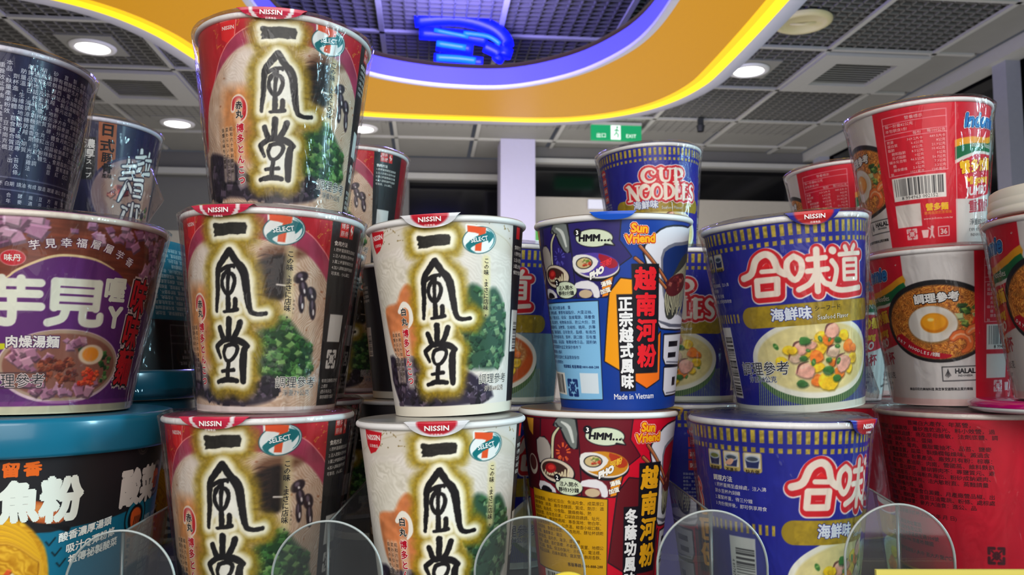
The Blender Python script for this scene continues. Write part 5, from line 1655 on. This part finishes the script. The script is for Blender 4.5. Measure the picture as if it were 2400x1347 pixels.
# yellow panel: triangulate the area between the two outlines
for nm, po, pi, z, m_ in (('yellow_panel', inset(outer, .125), inset(inner, -.03), RZ + .002, M_YEL), ('top_cover', outer, inset(inner, -.006), RZ + .10, M_GREY)):
    bm = bmesh.new()
    es = []
    for P in (po, pi):
        vs = [bm.verts.new(R(p[0], p[1], z)) for p in P]
        es += [bm.edges.new((vs[i], vs[(i + 1) % len(vs)])) for i in range(len(vs))]
    bmesh.ops.triangle_fill(bm, use_beauty=True, edges=es)
    me = bpy.data.meshes.new(nm)
    bm.to_mesh(me)
    bm.free()
    me.materials.append(m_)
    o = bpy.data.objects.new(nm, me)
    COL.objects.link(o)
    under_ring(o)
under_ring(loft('inner_rim', [(inset(inner, -.03), RZ + .0015), (inner, RZ - .004), (inset(inner, -.004), RZ + .012)], M_RIM, None))
under_ring(loft('inner_wall', [(inset(inner, -.004), RZ + .010), (inset(inner, -.006), RZ + .082)], M_BLUE, None))
for a, b in ((-.7, 3.3), (.9, 3.3), (1.0, 2.4), (-.75, 2.4)):
    under_ring(MB().tube([R(a, b, RZ + .09), R(a, b, CEIL)], .003, 6).build('hanging_cable', M_STEEL))
# blue neon piece hanging inside the ring
neon = tag(empty('blue_neon_sign', R(.12, 3.35, 1.42)), 'glowing blue neon sign of stacked bars hung inside the yellow ring', 'neon sign')
bpy.context.view_layer.update()
M_NEON = mat('blue_neon', (10, 30, 240), 0.4, emit=(4, 10, 255), strength=1.9)
M_NEON2 = mat('light_blue_neon', (20, 90, 255), 0.4, emit=(10, 84, 255), strength=1.6)


def neon_part(name, pts, r, m_):
    o = MB().tube([R(.12 + p[0], 3.35 + p[1], 1.42 + p[2]) for p in smooth_pts(pts, 5)], r, 10).build(name, m_, None, True)
    o.parent = neon
    o.matrix_parent_inverse = neon.matrix_world.inverted()


neon_part('neon_bar', [(-.18, 0, .12), (0, 0, .135), (.14, 0, .10), (.20, 0, .04), (.19, 0, -.02)], .030, M_NEON)
neon_part('neon_bar', [(-.16, .01, .07), (0, .01, .065), (.12, .01, .05)], .026, M_NEON)
neon_part('neon_bar', [(-.09, 0, .02), (.06, 0, .005)], .026, M_NEON)
neon_part('neon_bar', [(-.10, -.01, -.045), (.02, -.01, -.05), (.10, -.01, -.055)], .024, M_NEON)
neon_part('neon_bar', [(.11, 0, .02), (.17, 0, -.01), (.16, 0, -.04)], .024, M_NEON)
neon_part('light_bar', [(-.09, -.035, .012), (.03, -.035, -.002)], .012, M_NEON2)
neon_part('light_bar', [(-.09, -.035, -.048), (0, -.035, -.05), (.07, -.035, -.056)], .014, M_NEON2)
neon_part('light_bar', [(.02, -.035, .06), (.12, -.035, .05), (.17, -.035, .02)], .009, M_NEON2)
neon_part('light_bar', [(-.10, -.035, .068), (.04, -.035, .045)], .008, M_NEON2)
bl = bpy.data.lights.new('blue_neon_light', 'POINT')
bl.energy, bl.color, bl.shadow_soft_size = 34.0, (0.30, 0.26, 1.0), 0.15
blo = bpy.data.objects.new('blue_neon_light', bl)
COL.objects.link(blo)
blo.location = R(.1, 2.9, 1.36)

# ---- walls, column, windows, floor
def wall(name, a0, a1, z0, z1, b, m_, dep=.1):
    mb = MB()
    rbox(mb, (a0 + a1) / 2, b + dep / 2, (z0 + z1) / 2, a1 - a0, dep, z1 - z0)
    return tag(mb.build(name, m_), kind='structure')


mb = MB()
rbox(mb, 0, 1.6, FLOOR - .02, 7.0, 9.2, .04)
tag(mb.build('floor', mat('grey_floor_tile', (120, 118, 116), .3, noise=.1, nscale=4)), kind='structure')
wall('wall_far', -2.9, .72, FLOOR, 1.02, 5.80, M_WALL)
wall('wall_far_upper', -2.9, .72, 1.40, CEIL, 5.70, M_GREY, .2)
wall('wall_far_pier', -.36, -.13, 1.02, 1.40, 5.74, M_GREY, .16)
wall('wall_far_left', -2.9, -1.30, 1.02, 1.40, 5.80, M_GREY, .1)
wall('trim_3', -2.9, .72, 1.385, 1.425, 5.66, M_TBAR, .05)
wall('wall_right_far', .68, 2.62, FLOOR, 1.215, 5.36, M_WALL)
wall('wall_right_far_upper', .68, 2.62, 1.43, CEIL, 5.32, M_GREY, .14)
wall('trim_4', .68, 2.62, 1.425, 1.455, 5.28, M_TBAR, .05)
for n, (a0, a1, z0, z1, b) in enumerate(((-.13, .72, 1.02, 1.40, 5.86), (-1.30, -.36, 1.02, 1.40, 5.86), (.68, 2.62, 1.215, 1.43, 5.42))):
    wall('window_%d' % (n + 1), a0, a1, z0, z1, b, M_GLASS_DARK, .02)
wall('column', .455, .675, FLOOR, CEIL, 5.14, M_COLUMN, .22)
# green and white striped band on the far wall, low pale sign by the right window
t = tag(empty('wall_sign', R(.76, 5.30, .93)), 'green and white striped sign band low on the far wall beside the pale column', 'wall sign')
bpy.context.view_layer.update()
for nm, z, hh, m_ in (('green_stripe', .955, .085, mat('sign_green', (62, 150, 42), .4, emit=(62, 150, 42), strength=.35)), ('white_stripe', .897, .03, mat('sign_white', (226, 240, 246), .4, emit=(214, 232, 246), strength=.5)), ('beige_stripe', 1.012, .03, mat('sign_beige', (206, 190, 150), .5))):
    mb = MB()
    rbox(mb, .79, 5.30, z, .36, .03, hh)
    o = mb.build(nm, m_)
    o.parent = t
    o.matrix_parent_inverse = t.matrix_world.inverted()
mb = MB()
rbox(mb, 1.16, 5.33, 1.165, .22, .03, .06)
tag(mb.build('notice_board', mat('pale_notice', (206, 206, 222), .4, emit=(214, 214, 236), strength=.25)), 'small pale notice on the far wall under the right dark window', 'notice')
# glazed right side with a steel mullion, night outside
mb = MB()
mb.box(R(2.66, 2.4, (CEIL + FLOOR) / 2), (.02, 6.2, CEIL - FLOOR), MR)
tag(mb.build('window_4', M_GLASS_DARK), kind='structure')
mb = MB()
for b in (1.6, 3.42, 5.2):
    mb.box(R(2.60, b, (CEIL + FLOOR) / 2), (.07, .09, CEIL - FLOOR), MR)
tag(mb.build('trim_5', mat('grey_mullion', (150, 150, 164), .35, noise=.06)), kind='structure')
mb = MB()
mb.box(R(2.58, 2.6, CEIL - .03), (.10, 5.6, .06), MR)
tag(mb.build('trim_6', M_TBAR), kind='structure')
wall('wall_left', -2.95, -2.85, FLOOR, CEIL, -2.8, M_WALL, 8.7)
wall('wall_back', -2.9, 2.7, FLOOR, CEIL, -2.9, M_WALL, .1)
# illuminated emergency exit sign hung under the ceiling
t = tag(empty('exit_sign', R(1.10, 4.72, 1.530), (0, 0, PSI)), 'green emergency exit sign hanging under the ceiling above the blue noodle cups', 'exit sign')
M_EXG = mat('exit_green', (12, 128, 78), .4, emit=(8, 128, 78), strength=.75)
M_EXW = mat('exit_white', (216, 226, 218), .4, emit=(206, 222, 212), strength=.8)
MB().box((0, 0, -.055), (.30, .03, .088)).build('green_panel', M_EXG, t)
MB().box((0, 0, -.003), (.30, .045, .016)).build('housing', M_TBAR, t)
MB().box((-.005, -.016, -.055), (.058, .003, .084)).build('pictogram_panel', M_EXW, t)
m = MB()
m.lathe([(.0001, -.003), (.006, -.003), (.006, .0), (.0001, .0)], 12, M=Matrix.Translation((.004, -.018, -.024)) @ Matrix.Rotation(math.pi / 2, 4, 'X'))
for p, q in (((.002, -.033), (-.003, -.058)), ((-.003, -.058), (-.016, -.075)), ((-.003, -.058), (.010, -.068)), ((.010, -.068), (.006, -.086)), ((0, -.038), (.014, -.048)), ((0, -.038), (-.014, -.046))):
    m.tube([(p[0], -.0185, p[1]), (q[0], -.0185, q[1])], .0032, 6)
m.build('running_figure', M_EXG, t)
for tx, x in (('出口', -.092), ('EXIT', .088)):
    v, f, _ = glyph_mesh(tx, 0.0, True)
    s = .030
    P = np.stack([(v[:, 0] - (v[:, 0].max() + v[:, 0].min()) / 2) * s + x, np.full(len(v), -.0162), (v[:, 1] - .36) * s - .074], -1)
    link_mesh('sign_lettering', P, f, M_EXW, t)
# ------------------------------------------------------------------ the shelf
M_SHELF = mat('grey_shelf_steel', (70, 70, 74), 0.45, noise=0.08)
t = tag(empty('display_shelf', (0, .72, 0)), 'grey display shelf that carries all the noodle cups', 'shelf')
MB().box((0, 0, -.012), (1.7, .66, .022)).build('shelf_board', M_SHELF, t)
MB().box((0, -.325, -.02), (1.7, .012, .05)).build('front_rail', mat('pale_rail', (196, 194, 184), .4, noise=.05), t)
MB().box((0, .10, -.64), (1.6, .30, 1.235)).build('gondola_base', M_SHELF, t)


FIN_EDGE = mat('acrylic_fin_edge', (96, 100, 98), 0.25, coat=0.4, noise=0.06)


# clear dividers: round-topped front plate with a fin running back between the cups
def divider(x, ztop, back_dx, label):
    y = .410
    t = tag(empty('shelf_divider', (x, y, 0)), label, 'shelf divider', 'clear shelf dividers')
    r, zc = .0265, ztop - .0265
    arc = [(r * math.cos(a), zc + r * math.sin(a)) for a in np.linspace(0, math.pi, 40)]
    outl = [(r, 0.002)] + arc + [(-r, 0.002)]
    MB().prism(outl, 0, .0022, lambda p, k: (p[0], k, p[1])).build('front_plate', ACRYLIC, t)
    edge = [(p[0], .0011, p[1]) for p in outl]
    MB().tube(edge, .0006, 6).build('plate_edge', ACRYLIC_EDGE, t, True)
    fin = [(0.0023, 0.002), (0.0023, ztop - .001), (.05, ztop - .001), (.15, ztop - .001), (.15, .002)]
    sh = back_dx / .15
    MB().prism(fin, -.0011, .0011, lambda p, k: (k + p[0] * sh, p[0], p[1])).build('divider_fin', ACRYLIC, t)
    MB().tube([(p[0] * sh, p[0], p[1]) for p in fin[1:4]], .0005, 6).tube([(0, .0022, .002), (0, .0022, ztop - .001)], .0007, 6).build('fin_edge', FIN_EDGE, t, True)


divider(-.1885, .0600, -.0150, 'clear rounded divider between the black bucket and the red ramen cups')
divider(-.0890, .0645, -.006, 'clear rounded divider between the red and the white ramen cups')
divider(.0085, .0665, 0, 'clear rounded divider between the white ramen and the red pho cup')
divider(.0965, .0695, 0, 'clear rounded divider between the red pho and the blue noodle cup')
divider(.1870, .0725, .027, 'clear rounded divider in front of the dense-print red cup')

# price card in front on the right, round tag in the middle
M_PY = mat('price_card_yellow', (222, 206, 96), .45, noise=.04)
M_PW = mat('price_card_white', (226, 226, 214), .5, noise=.03)
t = tag(empty('price_card', (.250, .402, 0)), 'yellow topped price card at the lower right edge of the shelf', 'price card')
MB().box((0, 0, .0175), (.158, .0012, .035)).build('card', M_PW, t)
MB().box((0, -.0004, .0395), (.158, .002, .009)).build('yellow_band', M_PY, t)
v, f, _ = glyph_mesh('大杯乾拌麵系列特惠', 0.0, False)
P = np.stack([(v[:, 0]) * .0045 - .070, np.full(len(v), -.0016), v[:, 1] * .0042 + .0366], -1)
link_mesh('card_lettering', P, f, mat('faint_print', (120, 112, 50), .5), t)
t = tag(empty('price_tag', (.0262, .400, .0305)), 'round yellow price tag in front of the red pho cup', 'price tag')
MB().lathe([(.0001, .0008), (.0128, .0008), (.0128, -.0008), (.0001, -.0008)], 48, M=Matrix.Rotation(math.pi / 2, 4, 'X')).build('tag_disc', mat('tag_yellow', (240, 214, 60), .45, noise=.04), t)
MB().box((0, .0016, -.020), (.006, .0012, .022)).build('tag_stem', M_PW, t)

# ------------------------------------------------------------------ cups: one of each kind, then copies
CR, CW, CS, CN = Cone(.0535, .039, .112), Cone(.048, .034, .110), Cone(.049, .0345, .113), Cone(.049, .0365, .111)
CI, CJ, CP = Cone(.052, .0385, .1085), Cone(.058, .045, .108), Cone(.071, .052, .110)
CT, CT2, CK = Cone(.084, .070, .110), Cone(.09, .074, .120), Cone(.053, .040, .095)
PINK, RED_LID = (206, 40, 72), (150, 30, 52)


def put(root, X, Y, Z, fwd, right, yaw, label=None, group=None, upside=False):
    M = Matrix.Rotation(math.radians(right), 4, 'Y') @ Matrix.Rotation(math.radians(fwd), 4, 'X')
    if upside:
        M = M @ Matrix.Translation((0, 0, upside)) @ Matrix.Rotation(math.pi, 4, 'Y')
    root.matrix_world = Matrix.Translation((X / 1000, Y / 1000, Z / 1000)) @ M @ Matrix.Rotation(math.radians(yaw), 4, 'Z')
    tag(root, label, 'noodle cup', group)
    return root


def drop_film(root):
    for ch in list(root.children):
        if ch.name.startswith('wrap_film'):
            bpy.data.objects.remove(ch)
    return root


FIRST = {}


def stack(kind, make, X, Y, Z, fwd, right, yaw, label, group, film=True):
    if kind in FIRST:
        r = copy_tree(FIRST[kind])
    else:
        r = FIRST[kind] = make()
    put(r, X, Y, Z, fwd, right, yaw, label, group)
    return r


mk_red = lambda: cup('noodle_cup', CR, red_ramen_art(CR), (150, 60, 84), None, (-13, 16, 5.0, PINK, (PINK, 9, 7.5, 'NISSIN', 3.6, '日清食品'), 'pull_tab', (9.6, 8.0)), dict(seed=1, amp=.0005))
mk_white = lambda: cup('noodle_cup', CW, white_ramen_art(CW), (150, 146, 140), None, (-4.5, 13.5, 6.4, (232, 232, 234), ((200, 30, 50), 8.6, 6.4, 'NISSIN', 3.6, '日清食品')), None)
mk_pho = lambda: cup('noodle_cup', CS, pho_art(CS), (120, 112, 104), None, (-5, 10.5, 3.6, (22, 92, 214)), None)
mk_pho_red = lambda: cup('noodle_cup', CS, pho_art(CS, True), (120, 92, 70), None, (42, 10.5, 3.0, (228, 180, 40)), None)
mk_blue = lambda: cup('noodle_cup', CN, blue_cup_art(CN), (70, 74, 140), None, (1, 13, 6.4, (40, 44, 150), ((204, 40, 44), 9.4, 7.4, 'NISSIN', 3.4, '日清食品')), dict(seed=4, amp=.0006, flap=(1.35, .004, .008, .5, .022)))
mk_tomato = lambda: cup('noodle_cup', CN, blue_cup_art(CN, False, True), (70, 74, 140), None, None, dict(seed=5, amp=.0005))
mk_mie = lambda: cup('noodle_cup', CI, fried_noodle_art(CI), (180, 60, 70), None, None, dict(seed=6, amp=.0007))
mk_spicy = lambda: cup('noodle_cup', CJ, spicy_bowl_art(CJ), (140, 84, 96), (206, 196, 186), None, dict(seed=7, amp=.0008))
mk_navy = lambda: cup('noodle_cup', CK, navy_ramen_art(CK), (90, 86, 110), (206, 200, 210), None, dict(seed=9, amp=.0009, flap=(1.45, .036, .020, .45, .03)))

RG, WG, BG, IG = 'red ramen cups', 'white ramen cups', 'blue noodle cups', 'red and white fried noodle cups'
stack('red', mk_red, -144.7, 486.5, 0, 0, -.5, 6.4, 'red ramen cup with black calligraphy, bottom of the front stack of three', RG)
stack('red', mk_red, -145.4, 498.5, 113.5, .5, 1, 0, 'red ramen cup with black calligraphy, middle of the front stack of three', RG)
stack('red', mk_red, -143, 507.9, 227.2, -.7, 0, 23.3, 'red ramen cup on top of the tall front stack, glossy film with white glints', RG)
stack('red', mk_red, -155, 800, 0, 0, 0, 3, 'red ramen cup at the bottom of the rear stack behind the red front stack', RG)
stack('red', mk_red, -155, 800, 113.2, 0, 0, 3, 'red ramen cup in the middle of the rear stack, in shade behind two dark cups', RG)
stack('red', mk_red, -155, 800, 226.4, 0, 0, -22, 'red ramen cup showing its black side panel, just right of the top front cup', RG)
stack('red', mk_red, -171, 652, 0, 0, 0, 12, 'shaded red ramen cup directly behind the bottom red ramen cup', RG)
stack('red', mk_red, -171, 652, 113.2, 0, 0, 12, 'shaded red ramen cup with dark side panel, directly behind the middle red ramen cup', RG)

stack('white', mk_white, -37.5, 480, 0, .3, -1.5, 8.4, 'white ramen cup with black calligraphy, the lower of the white front pair', WG)
stack('white', mk_white, -34.6, 498.9, 111.8, .8, -2.6, 0, 'white ramen cup with black calligraphy, the upper of the white front pair', WG)
stack('white', mk_white, -83, 710, 0, 0, 0, -140, 'white ramen cup turned to its dark panel, behind the lower white ramen cup', WG)
stack('white', mk_white, -83, 710, 111.2, 0, 0, -140, 'white ramen cup turned to its dark panel, behind the upper white ramen cup', WG)

stack('pho_red', mk_pho_red, 52, 516, 0, 0, .5, 20, 'red pho cup with comic panels and yellow facts panel', 'pho cups')
stack('pho', mk_pho, 65, 518, 114.6, 3, -1.2, 0, 'dark blue pho cup with comic panels and orange title block', 'pho cups')

stack('blue', mk_blue, 147.5, 470.3, 0, .1, .6, 42, 'blue seafood noodle cup showing directions and barcode, lower of the front pair', BG)
stack('blue', mk_blue, 174.9, 508.8, 115.0, 2.5, -5, 0, 'blue seafood noodle cup with big white title and soup bowl, upper of the front pair', BG)
stack('blue', mk_blue, 131, 640, 0, 0, 0, -102, 'blue noodle cup in deep shade showing red safety squares, behind the lower blue cup', BG)
stack('blue', mk_blue, 131, 640, 111.9, 0, 0, 150, 'shaded blue noodle cup seen between the dark blue pho cup and the upper seafood cup', BG)
stack('blue', mk_blue, 134, 773, 0, 0, 0, -178, 'blue noodle cup at the bottom of the rear stack under the lone top blue cup', BG)
stack('blue', mk_blue, 134, 773, 112.2, 0, 0, -178, 'blue noodle cup in the middle of the rear stack under the lone top blue cup', BG)
stack('blue', mk_blue, 133.9, 773.5, 224.4, -.4, -2.5, -178, 'blue noodle cup with big red and white English title, lone on top at the rear', BG)
stack('blue', mk_blue, -6, 618, 0, 0, 0, 60, 'blue noodle cup in shade under the tomato noodle cup', BG)
stack('tomato', mk_tomato, -6, 618, 111.9, 0, 0, -19, 'blue tomato noodle cup with grey lower half, wedged behind the white and pho cups', BG)

stack('spicy', mk_spicy, 316, 585, 0, 0, 0, 0, 'red noodle cup with dense dark ingredients print, lower right', 'dense-print red cups')
stack('spicy', mk_spicy, 272, 714, 0, 0, 0, 150, 'red noodle cup in shade behind the lower blue and lower right red cups', 'dense-print red cups')
stack('mie', mk_mie, 318.5, 608, 112, 1, -1.5, 3, 'red and white fried noodle cup showing the egg bowl picture, middle right', IG)
stack('mie', mk_mie, 318, 632, 222, 1, -2.6, -55, 'red and white fried noodle cup showing nutrition table and barcode, top right', IG)
stack('mie', mk_mie, 331, 812, 0, 0, 0, -60, 'red and white fried noodle cup at the bottom of the far right rear stack', IG)
stack('mie', mk_mie, 331, 812, 109.6, 0, 0, -60, 'red and white fried noodle cup in the middle of the far right rear stack', IG)
stack('mie', mk_mie, 331, 812, 220.4, -.5, -3, -66, 'smaller looking red cup with nutrition table, half hidden left of the top right cup', IG)
stack('mie', mk_mie, 272, 713, 109.6, 0, 0, 120, 'shaded fried noodle cup between the upper blue cup and the egg bowl cup', IG)
stack('mie', mk_mie, 346, 502, 119, 0, 0, -10, 'red and white fried noodle cup cut by the right edge of the picture', IG)

r = cup('noodle_bucket', CT, sour_fish_art(CT), (34, 96, 120), (30, 124, 152))
lidm = mat('teal_plastic', (20, 108, 136), .28, coat=.5, noise=.05)
MB().lathe([(.0815, .0920), (.0835, .0920), (.0845, .094), (.0848, .109), (.0842, .1115), (.0815, .1122), (.070, .1115), (.0001, .1115)], 128).build('plastic_lid', lidm, r, True)
put(r, -293, 500, 0, 0, 0, 0, 'large black noodle bucket with teal plastic lid and big white title, lower left', 'teal lidded noodle buckets')
tag(r, cat='noodle bucket')
r2 = copy_tree(r)
put(r2, -340, 668, 0, 0, 0, 40, 'large black noodle bucket with teal lid in shade behind the lower left bucket', 'teal lidded noodle buckets')
tag(r2, cat='noodle bucket')
r3 = cup('noodle_bucket', CT2, sour_fish_back_art(CT2), (34, 96, 120), (30, 124, 152), None, dict(seed=12, amp=.0006))
MB().lathe([(.0875, .100), (.0895, .100), (.0905, .1025), (.0908, .117), (.0902, .1212), (.0875, .1220), (.07, .1212), (.0001, .1212)], 128).build('plastic_lid', lidm, r3, True)
put(r3, -340, 664, 112.8, 0, 0, -150, 'teal and black noodle bucket standing upside down on its teal lid, print inverted', 'teal lidded noodle buckets', upside=.1222)
tag(r3, cat='noodle bucket')
r4 = cup('noodle_cup', CP, taro_art(CP), (176, 120, 150), (226, 214, 196), None, dict(seed=8, amp=.0006))
put(r4, -287, 505, 112.6, 0, 0, 0, 'large purple taro noodle cup with white rounded title, left', 'purple taro cups')
del r4['group']
stack('navy', mk_navy, -316, 500, 224.6, 0, 0, -108, 'dark navy ramen cup turned to its small white print, cut by the left edge', 'navy ramen cups')
stack('navy', mk_navy, -349, 680, 236.5, 0, 0, 0, 'dark navy ramen cup with brown flavour strip and brush lettering, upper left', 'navy ramen cups')

# odd bits on the right: flattened magenta lid pack, and a shallow white tub lid on the last cup
t = tag(empty('sealed_pack', (.345, .530, .1095)), 'flat magenta sealed pack between the lower right red cup and the cup above it', 'noodle pack')
MB().lathe([(.0001, .0002), (.046, .0002), (.050, .002), (.0502, .0034), (.0495, .0042), (.0001, .0044)], 72).build('pack_edge', WHITE_RIM, t, True)
MB().lathe([(.0506, .0034), (.0506, .0058), (.047, .0078), (.0001, .0085)], 72).build('pack_film', mat('magenta_film', (170, 10, 96), .18, coat=.6, noise=.15, nscale=60), t, True)
t = tag(empty('tub_lid', (.346, .502, .2290)), 'shallow white tub lid lying on the cup cut by the right edge', 'tub lid')
MB().lathe([(.0001, .0), (.047, .0), (.0485, .001), (.0488, .005), (.0480, .0056), (.0482, .0062), (.0484, .010), (.0478, .0106), (.0478, .0112), (.0474, .0165), (.046, .0175), (.0001, .0175)], 96).build('lid_shell', mat('white_plastic', (222, 220, 208), .4, noise=.02), t, True)
